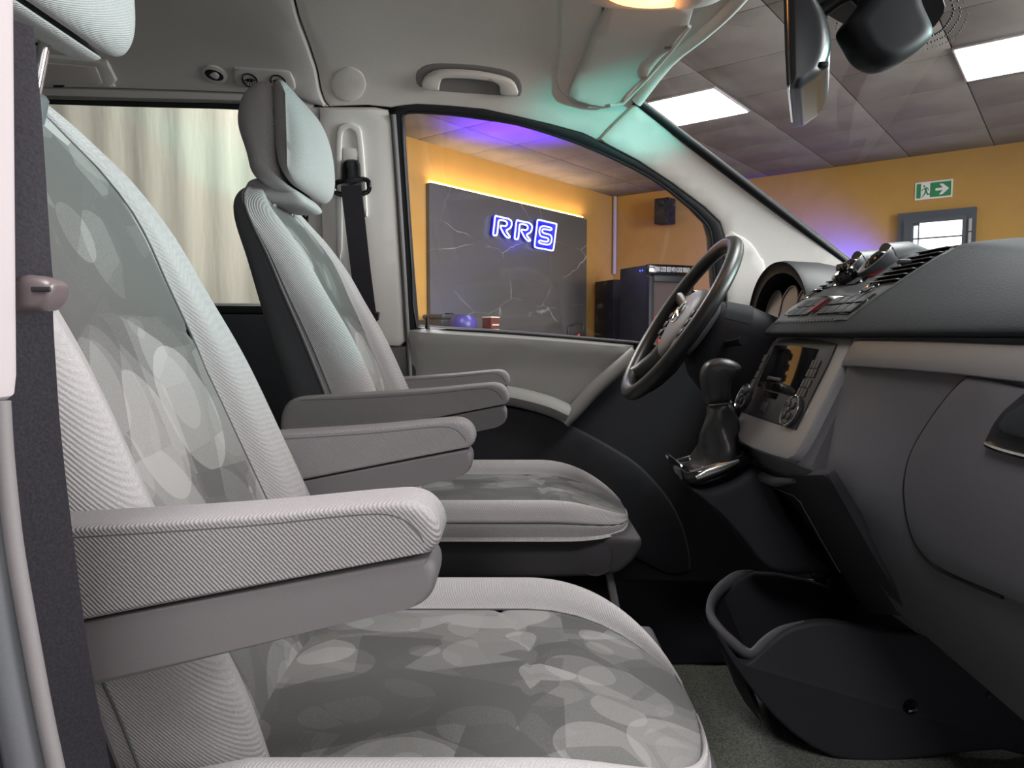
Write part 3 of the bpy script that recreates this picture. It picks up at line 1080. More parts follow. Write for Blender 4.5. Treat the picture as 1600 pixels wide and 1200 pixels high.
# headliner, rear part, a little proud with a rolled edge
low_r = hits(SEC, [(505, 166), (480, 160), (466, 150), (440, 147), (300, 141), (200, 138), (60, 134), (-300, 122)])
rear = [(XR, S_END), (XR, low_r[-1][1])] + low_r[::-1] + [(p[0] - 0.004, p[1]) for p in hl_seam[::-1]] + [(seam_top[0] - 0.004, S_END)]
v, f = g_panel(SEC, rear, [], 0.012, 0.02, 0.05, roll=0.012)
rl = tag(obj('ceiling_rear', v, f, M['rear_liner']), kind='structure')
# rail above the sliding window
rail = hits(SEC, [(-300, 124), (60, 136), (300, 143), (440, 149), (470, 153), (490, 163), (488, 172), (455, 165), (330, 161.5), (200, 158.5), (75, 155.5), (-300, 147)])
v, f = g_panel(SEC, rail, [], 0.004, 0.015, 0.05, roll=0.006)
tag(obj('trim_1', v, f, M['rear_liner']), kind='structure')
w2 = MB()
w2.add(*g_panel(SEC, sl_out, [sl_in], 0.004, 0.02, 0.08, roll=0.004))
wn2 = tag(w2.build('window_2', M['rubber']), kind='structure')
MB().add(*g_panel(SEC, sl_out, [], -0.030, 0.004, 0.3)).build('pane', M['glass'], wn2)
MB().add(*g_tube([SEC.pt(x, s, 0.006) for x, s in cat(hits(SEC, [(-280, 143), (75, 150.5), (200, 154), (330, 157), (470, 162)]), 4)], 0.0035, 6)).build('guide_rail', M['trim'], wn2)
# lower rear side trim under the sliding window
lowtrim = hits(SEC, [(-300, 486), (347, 491), (492, 492), (500, 560), (500, 800), (-300, 800)])
v, f = g_panel(SEC, lowtrim, [], 0.006, 0.02, 0.1, roll=0.006)
tag(obj('trim_2', v, f, M['door_dark']), kind='structure')

# B-pillar cover
bp_px = [(500, 168), (540, 168), (585, 168), (606, 172), (613, 190), (618, 260), (625, 380), (631, 470), (634, 533), (626, 541), (560, 541), (515, 541), (505, 400), (498, 260)]
v, f = g_panel(SEC, hits(SEC, bp_px), [], 0.014, 0.02, 0.03, roll=0.012)
bpil = tag(obj('trim_3', v, f, M['pillar']), kind='structure')
v, f = g_panel(SEC, hits(SEC, [(470, 168), (499, 168), (502, 300), (508, 541), (508, 700), (478, 700), (476, 400)]), [], 0.004, 0.02, 0.05, roll=0.004)
obj('rear_edge', v, f, M['rear_liner'], bpil)
v, f = g_panel(SEC, hits(SEC, [(590, 543), (634, 541), (640, 600), (642, 760), (600, 760)]), [], 0.004, 0.02, 0.05, roll=0.004)
obj('lower_post', v, f, M['trim'], bpil)
v, f = g_panel(SEC, cat(hits(SEC, [(517, 131), (525, 110), (545, 101), (565, 110), (573, 131), (565, 150), (545, 159), (525, 150)]), 3, True), [], 0.009, 0.01, 0.03, roll=0.008)
obj('anchor_cap', v, f, M['headliner'], hl)
# door weather strip along the pillar
MB().add(*g_tube([SEC.pt(x, s, 0.012) for x, s in cat(hits(SEC, [(616, 178), (622, 260), (630, 380), (637, 500), (643, 620), (646, 760)]), 4)], 0.006, 8)).build('weather_strip', M['trim'], bpil)

# A-pillar cover
ap = [tuple(p) for p in split[::-1]] + hits(SEC, [(944, 225), (995, 252), (1047, 286), (1098, 324), (1122, 347), (1130, 372), (1133, 430), (1136, 500), (1137, 555), (1240, 560), (1300, 470), (1332, 420)]) + [tuple(p) for p in reversed(ap_edge)]
v, f = g_panel(SEC, ap, [], lambda a, b: 0.012, 0.02, 0.03, roll=0.014)
apil = tag(obj('trim_4', v, f, M['pillar']), kind='structure')
foot = hits(SEC, [(1131, 368), (1150, 366), (1170, 378), (1185, 400), (1194, 425), (1196, 560), (1137, 558), (1134, 480)])
v, f = g_panel(SEC, cat(foot, 2, True), [], 0.016, 0.012, 0.03, roll=0.006)
obj('foot_cover', v, f, M['pillar'], apil)

# front door: glass with black seal
w1 = tag(MB().add(*g_panel(SEC, g_out, [g_in], 0.012, 0.03, 0.08, roll=0.008)).build('window_1', M['rubber']), kind='structure')
MB().add(*g_panel(SEC, g_out, [], -0.012, 0.004, 0.3)).build('pane', M['glass'], w1)
MB().add(*g_tube([SEC.pt(x, s, 0.010) for x, s in cat(g_in, 2, True)], 0.0035, 6, True)).build('seal_lip', M['black'], w1)

# front door trim
door = hits(SEC, [(638, 518), (700, 520), (772, 524), (880, 532), (988, 541), (1060, 549), (1137, 558), (1200, 560), (1250, 700), (1250, 1000), (640, 1000)])
v, f = g_panel(SEC, door, [], 0.004, 0.02, 0.06)
d1 = tag(obj('door_1', v, f, M['door_dark']), kind='structure')
up = hits(SEC, [(637, 515), (660, 513), (772, 520), (880, 528), (992, 538), (985, 560), (960, 590), (930, 618), (900, 645), (880, 640), (820, 622), (770, 612), (640, 606)])
v, f = g_panel(SEC, up, [], lambda a, b: 0.030 - 0.018 * max(0, min(1, (s_z(1.30) - b) / 0.10)), 0.03, 0.02, roll=0.02)
obj('upper_panel', v, f, M['door'], d1)
shelf = [SEC.pt(x, s, 0.03) for x, s in cat(hits(SEC, [(640, 612), (720, 612), (790, 616), (850, 630), (885, 645)]), 5)]
MB().add(*g_tube(shelf, 0.03, 12, flat=(0.9, 1.5))).build('armrest_shelf', M['door'], d1)
hnd = [SEC.pt(x, s, 0.045) for x, s in cat(hits(SEC, [(878, 656), (895, 640), (918, 614), (945, 588), (970, 566), (990, 548)]), 5)]
MB().add(*g_tube(hnd, 0.020, 10, flat=(1.0, 0.85))).build('pull_handle', M['door'], d1)
pock = [(700, 632), (775, 631), (850, 645), (900, 668), (950, 695), (1000, 728), (1045, 780), (1068, 830), (1077, 880), (1070, 890), (1040, 893), (990, 870), (940, 856), (700, 850)]
v, f = g_panel(SEC, cat(hits(SEC, pock), 3, True), [], 0.028, 0.03, 0.05, roll=0.015)
obj('lower_panel', v, f, M['door_dark'], d1)
x_, s_ = SEC.hit(668, 514)
q = SEC.pt(x_, s_, 0.006)
MB().add(*g_lathe(q, UP, [(0, 0.006), (0.012, 0.006), (0.014, 0.0045), (0.03, 0.0045), (0.034, 0.002)], 10)).build('lock_pin', M['black'], d1)

# windscreen
BLx = SEC.hit(1330, 415)
bl = SEC.pt(*BLx)


def ws_pt(u, b, off=0.0):
    """u 0 header..1 base, b -1..1 across (1 = driver side)."""
    if b >= 0:
        s = k0 + (SEC.s_at_y(YC) - k0) * (1 - b)
        i = b
    yh = YC + (SEC.pt(0, k0).y - YC) * b
    yy = abs(b)
    sh = k0 + (SEC.s_at_y(YC) - k0) * (1 - yy)
    h = SEC.pt(0, sh, 0)
    h = Vector((hdr_x(h.y) + dx0 * max(0, yy - 0.6) / 0.4, YC + (h.y - YC) * (1 if b >= 0 else -1), h.z + 0.004))
    yb = YC + (bl.y - YC) * b
    base = Vector((1.27 - (1.27 - bl.x) * b * b, yb, 1.44 + (bl.z - 1.44) * b * b))
    p = h.lerp(base, u)
    bow = 0.0 * 4 * u * (1 - u) * (1 - b * b)
    return p + Vector((0.54, 0, 0.84)) * (bow + off)


rows, cols_ = 14, 24
V = [ws_pt(i / rows, -1 + 2 * j / cols_, -0.008) for i in range(rows + 1) for j in range(cols_ + 1)]
V2 = [ws_pt(i / rows, -1 + 2 * j / cols_, -0.003) for i in range(rows + 1) for j in range(cols_ + 1)]
n_ = len(V)
Fq = []
for i in range(rows):
    for j in range(cols_):
        a = i * (cols_ + 1) + j
        Fq.append((a, a + 1, a + cols_ + 2, a + cols_ + 1))
Fq2 = [tuple(x + n_ for x in reversed(q)) for q in Fq]
w3 = tag(obj('window_3', V + V2, Fq + Fq2, M['windshield'], sharp=80), kind='structure')
edge = [ws_pt(i / 20, 1.0, -0.010) + Vector((0.007, 0, 0.008)) for i in range(21)]
MB().add(*g_tube(edge, 0.013, 10)).build('glass_seal', M['rubber'], w3)
edge = [ws_pt(0.0, -1 + 2 * i / 40, -0.006) for i in range(41)]
MB().add(*g_tube(edge, 0.005, 8)).build('header_seal', M['rubber'], w3)
# black dotted band around the mirror foot
M['frit'] = mat('black_glass_band', rgb(20, 21, 24), 0.5)
fr_pts = [(0.02, 0.24), (0.18, 0.22), (0.27, 0.16), (0.295, 0.06), (0.295, 0.0), (0.27, -0.07), (0.18, -0.10), (0.02, -0.12)]


class WS:
    def pt(self, a, b, off=0.0):
        return ws_pt(a, b, off)


fp = cat(fr_pts, 4)
v, f = g_panel(WS(), fp, [], -0.0095, 0.001, 0.06)
obj('black_band', v, f, M['frit'], w3)
dots = MB()
for ring, rr in ((0.014, 0.0022), (0.026, 0.0017), (0.038, 0.0012)):
    for i in range(2, len(fp) - 2):
        for h_ in (0, 0.5):
            a = Vector(fp[i]).lerp(Vector(fp[i + 1]), h_)
            t = Vector(fp[i + 1]) - Vector(fp[i - 1])
            nn = Vector((t.y, -t.x)).normalized()
            if nn.x < 0 and abs(a.y) < 0.12:
                nn = -nn
            if nn.y * a.y < -1e-3 and abs(a.y) > 0.12:
                nn = -nn
            c = a + nn * ring
            dots.add(*g_lathe(ws_pt(c.x, c.y, -0.0095), Vector((0.54, 0, 0.84)), [(0, rr), (0.0008, rr)], 6))
db = dots.build('band_dots', M['frit'], w3)
db['kind'] = 'stuff'

# floor, bulkhead, rear and right side
tag(MB().add(*g_box((-0.40, 1.19, 0.575), (3.6, 1.58, 0.05), 0)).build('floor', M['carpet']), kind='structure')
tag(MB().add(*g_box((1.28, 1.19, 1.0), (0.04, 1.5, 0.8), 0)).build('wall_bulkhead', M['mat_dark']), kind='structure')
tag(MB().add(*g_box((-2.2, 1.19, 1.25), (0.04, 1.5, 1.4), 0)).build('wall_rear', M['rear_liner']), kind='structure')
tag(MB().add(*g_box((-1.265, 0.405, 1.25), (1.87, 0.04, 1.36), 0)).build('wall_right', M['rear_liner']), kind='structure')
tag(MB().add(*g_box((0.55, 1.705, 0.603), (1.0, 0.5, 0.006), 0.002)).build('rubber_mat', M['mat_dark']), 'black rubber mat in the dark driver footwell', 'floor mat')

# ================================================================== seats
# built once for the passenger side around y = 0.79, then copied to the driver's side
YS = 0.79
BACK = [(0.90, -0.215, -0.43, 0.205), (0.98, -0.238, -0.45, 0.212), (1.07, -0.279, -0.475, 0.216), (1.15, -0.314, -0.497, 0.216), (1.264, -0.364, -0.535, 0.212),
        (1.36, -0.418, -0.560, 0.214), (1.43, -0.457, -0.578, 0.213), (1.50, -0.506, -0.600, 0.207), (1.545, -0.540, -0.612, 0.195), (1.60, -0.568, -0.622, 0.165)]
bt = cat(BACK, 8)


def back_dims(z):
    return lerp_table(bt, z)


ZT = 1.595


def back_ring(z):
    """Half ring of named stations from front centre to rear centre: list of (x, y_off)."""
    xf, xb, w = back_dims(z)
    k = 1.0
    if z > 1.46:
        q = (z - 1.46) / (ZT - 1.46)
        k = max(0.0, 1 - q ** 3.0) ** (1 / 2.4)
    th = xf - xb
    cx = xb + th * 0.45
    rec = 0.040 * (1 if z < 1.25 else max(0.25, 1 - (z - 1.25) / 0.28))
    W = w * k
    kk = k ** 0.7

    def X(x):
        return cx + (x - cx) * kk
    ctl = [(xf - rec, 0), (xf - rec * 0.97, 0.2), (xf - rec * 0.9, 0.4), (xf - rec * 0.85, 0.55), (xf - rec * 0.95 - 0.004, 0.63),
           (xf - rec * 0.45, 0.69), (xf - 0.006, 0.78), (xf, 0.86), (xf - 0.014, 0.94), (xf - 0.042, 0.99), (xf - 0.40 * th - 0.01, 1.0),
           (xf - 0.52 * th, 1.0), (xf - 0.56 * th, 0.985), (xb + 0.35 * th, 0.98), (xb + 0.12 * th, 0.93), (xb + 0.02 * th, 0.78), (xb, 0.4), (xb, 0)]
    return [(X(x), y * W) for x, y in ctl]


def seat_zs():
    zs = [0.90 + (1.46 - 0.90) * i / 76 for i in range(77)]
    zs += [1.46 + (ZT - 1.46) * sin(pi / 2 * i / 22) for i in range(1, 23)]
    return zs


def back_surface(i0, i1, mirror=False, z0=0.0, z1=9, sub=4, seam=None, inset=0.0):
    """Sheet of the backrest between ring stations i0..i1 (both halves joined through the centre when i0 == 0 or i1 == last)."""
    rings = []
    for z in seat_zs():
        if not (z0 <= z <= z1):
            continue
        hf = back_ring(z)
        sm = cat(hf, sub)
        part = sm[i0 * sub:i1 * sub + 1]
        rows = []
        for x, y in part:
            dx = 0
            if seam:
                zs = seam(y)
                dx = -0.006 * math.exp(-((z - zs) / 0.006) ** 2)
            rows.append((x + dx, y, z))
        if i0 == 0:
            rows = [Vector((x, YS - y, z)) for x, y, z in reversed(rows)] + [Vector((x, YS + y, z)) for x, y, z in rows[1:]]
        elif i1 == len(hf) - 1:
            rows = [Vector((x, YS - y, z)) for x, y, z in rows] + [Vector((x, YS + y, z)) for x, y, z in reversed(rows[:-1])]
        elif mirror:
            rows = [Vector((x, YS - y, z)) for x, y, z in rows]
        else:
            rows = [Vector((x, YS + y, z)) for x, y, z in rows]
        rings.append(rows)
    return g_loft(rings, False)


seat = thing('front_seat', (-0.1, YS, 0.60), 'light grey passenger seat with leaf pattern nearest the camera, belt beside it', 'car seat', 'the two front seats')
bk = MB()
bk.add(*back_surface(4, 11)); bk.add(*back_surface(4, 11, True))
# backrest = bolsters (own mesh), with insert, rear shell and seams as sub-parts
backrest = bk.build('backrest', M['fabric'], seat, sharp=60)
MB().add(*back_surface(0, 4, seam=lambda y: 1.325 - 1.6 * y * y)).build('patterned_insert', M['fabric_pat'], backrest, sharp=60)
MB().add(*back_surface(11, 17)).build('rear_shell', M['seat_shell'], backrest, sharp=60)
for st, nm, r in ((4, 'insert_seam', 0.0016), (10, 'outer_seam', 0.0014), (11, 'shell_piping', 0.0028)):
    tb = MB()
    pts = []
    for z in seat_zs()[::3] + [ZT - 0.0005]:
        x, y = back_ring(z)[st]
        pts.append((x + (0.001 if st == 4 else 0.0), y + (0.0 if st == 4 else 0.0008), z))
    loop = [(x, YS - y, z) for x, y, z in pts] + [(x, YS + y, z) for x, y, z in reversed(pts)]
    tb.add(*g_tube(loop, r, 6))
    tb.build(nm, M['piping'] if st < 11 else M['arm_plastic'], backrest)

# headrest: rear pad, front pad, two posts
head = thing('headrest', (-0.5, YS, 1.6), None, None)
head.parent = seat
head.location = Vector((-0.5, YS, 1.6)) - BASE[seat]
rear_prof = cat([(-0.595, 1.64), (-0.612, 1.70), (-0.603, 1.75), (-0.578, 1.777), (-0.553, 1.784), (-0.530, 1.770), (-0.526, 1.70), (-0.530, 1.63), (-0.520, 1.585), (-0.500, 1.565), (-0.525, 1.563), (-0.562, 1.578), (-0.585, 1.60)], 4, True)
front_prof = cat([(-0.534, 1.768), (-0.520, 1.784), (-0.502, 1.770), (-0.482, 1.735), (-0.468, 1.69), (-0.462, 1.64), (-0.464, 1.600), (-0.476, 1.577), (-0.494, 1.571), (-0.512, 1.587), (-0.528, 1.62), (-0.534, 1.68)], 4, True)
MB().add(*g_pillow(rear_prof, YS - 0.128, YS + 0.128, 8, 2.2, 0.045)).build('rear_pad', M['fabric'], head, sharp=70)
fp_ = MB().add(*g_pillow(front_prof, YS - 0.142, YS + 0.142, 8, 2.2, 0.05)).build('front_pad', M['fabric'], head, sharp=70)
for s_ in (-1, 1):
    y = YS + s_ * 0.062
    MB().add(*g_tube([(-0.580, y, 1.43), (-0.538, y, 1.60)], 0.0065, 10)).build('post', M['chrome'], head)
    MB().add(*g_lathe((-0.566, y, 1.535 - 0.055), Vector((0.018, 0, 0.07)), [(0, 0.014), (0.03, 0.014), (0.034, 0.010)], 14)).build('post_guide', M['seat_shell'], head)
    for k in range(3):
        p_ = Vector((-0.580, y, 1.43)).lerp(Vector((-0.538, y, 1.60)), 0.55 + 0.13 * k)
        MB().add(*g_box(p_ + Vector((-0.0055, 0, 0)), (0.004, 0.008, 0.003))).build('notch', M['black'], head)

# cushion
def cush(x):
    """(half width, top z, lower z) at x."""
    w = 0.252
    z = 0.944
    if x < -0.22:
        z -= 0.02 * min(1, (-0.22 - x) / 0.1)
    if x > 0.02:
        q = (x - 0.02) / 0.185
        w *= max(0.0, 1 - q ** 3.0) ** (1 / 2.6)
        z -= 0.062 * q ** 2.0
    return w, z


def cush_half(x):
    w, z = cush(x)
    e = min(1, max(0.05, w / 0.252))
    zl = 0.872 + 0.0 * x
    h = z - zl
    return [(0, z - 0.022 * e), (0.25, z - 0.022 * e), (0.5, z - 0.024 * e), (0.67, z - 0.028 * e), (0.735, z - 0.030 * e - 0.003), (0.78, z - 0.016 * e), (0.84, z - 0.003), (0.90, z - 0.001),
            (0.955, z - 0.010 * e - 0.002), (0.985, z - 0.36 * h), (1.0, z - 0.48 * h), (0.992, z - 0.54 * h), (1.004, z - 0.62 * h), (1.0, z - 0.9 * h), (0.97, zl), (0.0, zl)], w


def cush_xs():
    return [-0.36 + 0.38 * i / 60 for i in range(61)] + [0.02 + 0.1845 * sin(pi / 2 * i / 24) for i in range(1, 25)]


def cush_sheet(i0, i1, mirror=False, sub=4, seam=None):
    rings = []
    for x in cush_xs():
        hf, w = cush_half(x)
        part = cat(hf, sub)[i0 * sub:i1 * sub + 1]
        rows = []
        for y, z in part:
            dz = 0
            if seam:
                dz = -0.006 * math.exp(-((x - seam(y)) / 0.006) ** 2)
            rows.append((x, y * w, z + dz))
        if i0 == 0:
            rows = [Vector((a, YS - b, c)) for a, b, c in reversed(rows)] + [Vector((a, YS + b, c)) for a, b, c in rows[1:]]
        elif i1 == len(hf) - 1:
            rows = [Vector((a, YS - b, c)) for a, b, c in rows] + [Vector((a, YS + b, c)) for a, b, c in reversed(rows[:-1])]
        else:
            rows = [Vector((a, YS + (-b if mirror else b), c)) for a, b, c in rows]
        rings.append(rows)
    v, f = g_loft(rings, False)
    return v, f


cb = MB()
cb.add(*cush_sheet(4, 15))
cb.v, cb.f = [], []
v, f = cush_sheet(4, 15)
cb.add(v, f)
cushion = cb.build('cushion', M['fabric'], seat, sharp=60)
MB().add(*cush_sheet(0, 4, seam=lambda y: 0.022 - 0.075 * y * y)).build('patterned_insert', M['fabric_pat_shaded'], cushion, sharp=60)
for st, nm in ((4, 'insert_seam'), (11, 'skirt_seam')):
    pts = []
    for x in cush_xs()[::3] + [0.2044]:
        hf, w = cush_half(x)
        pts.append((x, hf[st][0] * w, hf[st][1] + (0.0006 if st == 4 else 0)))
    MB().add(*g_tube([(x, YS - y, z) for x, y, z in pts] + [(x, YS + y, z) for x, y, z in reversed(pts)], 0.0014, 6)).build(nm, M['piping'], cushion)

# side cover with round cap, pedestal
pl = cat([(-0.33, 0.80), (-0.35, 0.86), (-0.33, 0.892), (-0.1, 0.884), (0.10, 0.878), (0.185, 0.872), (0.205, 0.868), (0.203, 0.845), (0.18, 0.815), (0.14, 0.795), (0.0, 0.79), (-0.2, 0.79)], 3, True)
base_o = MB().add(*g_pillow(pl, YS - 0.232, YS + 0.232, 5, 3, 0.02)).build('base_cover', M['seat_base'], seat)
for s_ in (-1, 1):
    MB().add(*g_lathe((0.115, YS + s_ * 0.2305, 0.832), (0, s_, 0), [(0, 0.036), (0.003, 0.036), (0.0035, 0.034), (0.002, 0.033), (0.003, 0.031), (0.003, 0)], 32)).build('round_cap', M['seat_base'], base_o)
MB().add(*g_box((-0.08, YS, 0.70), (0.46, 0.36, 0.20), 0.02)).build('pedestal', M['mat_dark'], seat)
MB().add(*g_tube([(0.145, YS - 0.19, 0.80), (0.165, YS - 0.19, 0.70), (0.18, YS - 0.19, 0.64)], 0.008, 8)).build('adjuster_bar', M['trim'], seat)
MB().add(*g_lathe((-0.42, YS - 0.212, 1.03), (0, -1, 0), [(0, 0.04), (0.012, 0.04), (0.016, 0.036), (0.016, 0)], 28)).build('pivot_cap', M['seat_shell'], seat)

# armrests
ARM_TOP = cat([(-0.47, 1.045), (-0.482, 1.10), (-0.465, 1.143), (-0.42, 1.151), (-0.347, 1.1555), (-0.2, 1.165), (-0.10, 1.1745), (-0.072, 1.174), (-0.058, 1.164), (-0.053, 1.149), (-0.058, 1.139), (-0.075, 1.1345), (-0.20, 1.109), (-0.337, 1.081), (-0.43, 1.058)], 4, True)
ARM_LOW = cat([(-0.46, 1.048), (-0.337, 1.0795), (-0.20, 1.108), (-0.075, 1.133), (-0.062, 1.131), (-0.057, 1.120), (-0.060, 1.105), (-0.072, 1.096), (-0.10, 1.089), (-0.2, 1.062), (-0.327, 1.030), (-0.43, 1.005), (-0.465, 1.015)], 4, True)
for s_ in (-1, 1):
    y0 = YS + s_ * 0.244
    arm = MB().add(*g_pillow(ARM_TOP, y0 - 0.030, y0 + 0.030, 6, 2.4, 0.011, nested=True)).build('armrest', M['arm_fabric_shaded'], seat, sharp=60)
    MB().add(*g_pillow(ARM_LOW, y0 - 0.027, y0 + 0.027, 5, 2.4, 0.009, nested=True)).build('plastic_shell', M['arm_plastic'], arm, sharp=60)
    for e_ in (-1, 1):
        sm = cat([(-0.44, 1.147), (-0.347, 1.1495), (-0.2, 1.159), (-0.11, 1.168), (-0.082, 1.166), (-0.068, 1.155), (-0.0635, 1.147)], 4)
        MB().add(*g_tube([(x - 0.002, y0 + e_ * 0.0290, z - 0.002) for x, z in sm], 0.0012, 6)).build('edge_seam', M['piping'], arm)

drv = copy_tree(seat)
drv.location = Vector((-0.1 + 0.048, 1.59, 0.60 + 0.03))
for ch in drv.children:
    if ch.name.startswith('headrest'):
        ch.location.z -= 0.0            # driver's headrest pushed home
head.location += Vector((0.002, 0, 0.066))     # the passenger's one is pulled up on its posts
for ch in drv.children:
    if ch.name.startswith('backrest'):
        ch.location = Vector((0.004, 0, -0.012))
    if ch.name.startswith('headrest'):
        BASE[ch] = Vector(drv.location) + ch.location
        cpf = cat(XZ([(386, 312), (389, 296), (398, 284), (425, 280), (452, 290), (474, 306), (478, 320), (440, 322)], 1.54), 3, True)
        MB().add(*g_pillow(cpf, 1.505, 1.675, 5, 2.2, 0.02)).build('neck_collar', M['fabric'], ch, sharp=70)
drv['label'] = 'darker shaded driver seat behind the steering wheel, headrest fully in view'

# ---- seat belts
def ribbon(pts, w, wdir, th=0.0016):
    """Flat webbing along pts, w wide along wdir."""
    wd = Vector(wdir).normalized()
    V = [Vector(p) for p in pts]
    rings = []
    for i, p in enumerate(V):
        t = (V[min(i + 1, len(V) - 1)] - V[max(i - 1, 0)]).normalized()
        u = (wd - t * wd.dot(t)).normalized()
        n = t.cross(u)
        rings.append([p + u * (w / 2) + n * th / 2, p - u * (w / 2) + n * th / 2, p - u * (w / 2) - n * th / 2, p + u * (w / 2) - n * th / 2])
    return g_loft(rings)


# driver's belt on the far pillar
x_, s_ = SEC.hit(549, 280)
bl_ = thing('seat_belt', SEC.pt(x_, s_, 0.02), 'black driver seat belt hanging from the far pillar beside the window', 'seat belt', 'front seat belts')
slot = cat(hits(SEC, [(529, 390), (528, 260), (529, 205), (537, 193), (548, 191), (559, 194), (567, 205), (572, 260), (576, 330), (574, 336), (569, 325), (563, 260), (559, 212), (555, 203), (548, 200), (541, 203), (537, 212), (536, 260), (537, 390)]), 2, True)
v, f = g_panel(SEC, slot, [], 0.021, 0.012, 0.03, roll=0.003)
obj('height_adjuster', v, f, M['pillar'], bl_)
v, f = g_panel(SEC, hits(SEC, [(539, 230), (562, 231), (562, 250), (539, 250)]), [], 0.020, 0.008, 0.03, roll=0.002)
obj('slider', v, f, M['pillar'], bl_)
v, f = g_panel(SEC, cat(hits(SEC, [(541, 250), (562, 250), (566, 268), (564, 282), (552, 288), (540, 283), (537, 268)]), 3, True), [], 0.034, 0.02, 0.03, roll=0.008)
obj('anchor_cover', v, f, M['gloss_black'], bl_)
lp = [SEC.pt(a, b, 0.030) for a, b in cat(hits(SEC, [(533, 283), (527, 290), (530, 300), (545, 303), (565, 302), (578, 298), (580, 288), (573, 279)]), 4, True)]
MB().add(*g_tube(lp, 0.0065, 8, True)).build('deflector_loop', M['gloss_black'], bl_)
web = [SEC.pt(*SEC.hit(px, py), o_) for px, py, o_ in ((553, 288, 0.036), (560, 350, 0.036), (568, 420, 0.036), (577, 490, 0.036), (586, 560, 0.05), (594, 640, 0.05))]
MB().add(*ribbon(cat(web, 4), 0.052, (1, 0, 0.1))).build('webbing', M['belt'], bl_)
v, f = g_panel(SEC, hits(SEC, [(588, 484), (596, 486), (595, 497), (589, 497)]), [], 0.045, 0.02, 0.03)
obj('belt_stop', v, f, M['black'], bl_)

# passenger's belt at the near pillar
nb = thing('seat_belt', P(60, 900, 0.44), 'black passenger seat belt with brown guide at the left edge of the photo', 'seat belt', 'front seat belts')
bp_ = [P(px, py, Y) for px, py, Y in ((-22, 20, .402), (-8, 160, .402), (4, 330, .402), (12, 435, .403), (15, 452, .412), (17, 474, .434), (22, 560, .437), (34, 700, .442), (60, 900, .45), (84, 1060, .455), (112, 1200, .46), (150, 1400, .46))]
MB().add(*ribbon(cat(bp_, 5), 0.046, (0.55, 0.83, 0))).build('webbing', M['belt'], nb)
gd = cat(XZ([(-10, 470), (25, 448), (55, 432), (85, 434), (101, 441), (105, 450), (102, 468), (94, 480), (84, 486), (50, 489), (20, 495), (-10, 498)], 0.42), 3, True)
hole_ = XZ([(36, 459), (70, 448), (66, 456), (40, 460)], 0.43)
MB().add(*g_pillow(gd, 0.405, 0.425, 4, 2.2, 0.006)).build('belt_guide', M['tongue'], nb)
MB().add(*g_box(P(64, 452, 0.4045), (0.011, 0.002, 0.003), 0.0008)).build('guide_slot', M['black'], nb)
# near pillar trim and lower seal
pp = XZ([(-160, -300), (18, -300), (20, 0), (22, 300), (24, 590), (21, 618), (12, 625), (-160, 626)], 0.398)
v, f = g_pillow(pp, 0.37, 0.40, 4, 2.2, 0.005)
tag(obj('trim_5', v, f, M['white']), kind='structure')
for k, (pts, r, mk) in enumerate((([(2, 627), (8, 720), (22, 850), (44, 980), (70, 1120), (100, 1260)], 0.0045, 'arm_plastic'), ([(-28, 627), (-22, 760), (-6, 900), (14, 1030), (40, 1160), (60, 1260)], 0.012, 'seat_shell'), ([(-70, 627), (-60, 800), (-40, 960), (-15, 1110), (10, 1260)], 0.016, 'rubber'))):
    q = [P(px, py, 0.385 + 0.004 * k) for px, py in pts]
    tag(MB().add(*g_tube(cat(q, 5), r, 10)).build('trim_%d' % (6 + k), M[mk]), kind='structure')

# ================================================================== dashboard
dash = thing('dashboard', (0.7, YC, 0.9), 'dark grey dashboard under the windscreen with central controls and silver trim', 'dashboard')

# upper pad: sections across the van (y, list of (x, z))
NEAR = [(0.480, 1.2955), (0.462, 1.2985), (0.464, 1.308), (0.488, 1.328), (0.535, 1.352), (0.595, 1.371), (0.66, 1.384), (0.80, 1.395), (1.22, 1.405)]
POD = [(0.480, 1.2925), (0.462, 1.297), (0.464, 1.306), (0.4955, 1.335), (0.556, 1.378), (0.614, 1.4145), (0.652, 1.427), (0.80, 1.433), (1.25, 1.425)]
DRV = [(0.64, 1.286), (0.635, 1.292), (0.636, 1.30), (0.645, 1.325), (0.665, 1.36), (0.695, 1.39), (0.74, 1.409), (0.85, 1.425), (1.22, 1.425)]
OUT = [(0.66, 1.286), (0.655, 1.292), (0.656, 1.30), (0.665, 1.325), (0.68, 1.36), (0.71, 1.392), (0.75, 1.412), (0.85, 1.43), (0.93, 1.45)]


def mix(a, b, t):
    return [(p[0] + (q[0] - p[0]) * t, p[1] + (q[1] - p[1]) * t) for p, q in zip(a, b)]


secs = [(0.42, mix(NEAR, POD, -0.1)), (0.55, NEAR), (0.68, mix(NEAR, POD, 0.08)), (0.80, mix(NEAR, POD, 0.30)), (0.90, mix(NEAR, POD, 0.66)), (0.96, mix(NEAR, POD, 0.9)), (0.993, POD), (1.0, POD),
        (1.30, mix(POD, POD, 0)), (1.31, mix(POD, DRV, 0.15)), (1.335, DRV), (1.50, DRV), (1.70, DRV), (1.84, OUT), (1.925, OUT)]
rings = []
for y, s in secs:
    sm = cat(s, 5)
    ring = [Vector((x, y, z)) for x, z in sm]
    xe, ze = sm[-1]
    ring += [Vector((xe, y, ze - 0.05)), Vector((sm[0][0] + 0.1, y, sm[0][1] - 0.004))]
    rings.append(ring)
pad = MB().add(*g_loft(rings)).build('upper_pad', M['dash'], dash, sharp=35)

# lower passenger face
LOW = [(0.70, 0.66), (0.80, 0.612), (0.86, 0.578), (0.91, 0.545), (0.96, 0.521), (1.00, 0.505), (1.05, 0.489), (1.10, 0.478), (1.15, 0.472), (1.20, 0.472), (1.255, 0.4745), (1.30, 0.4775)]
lowt = cat(LOW, 5)


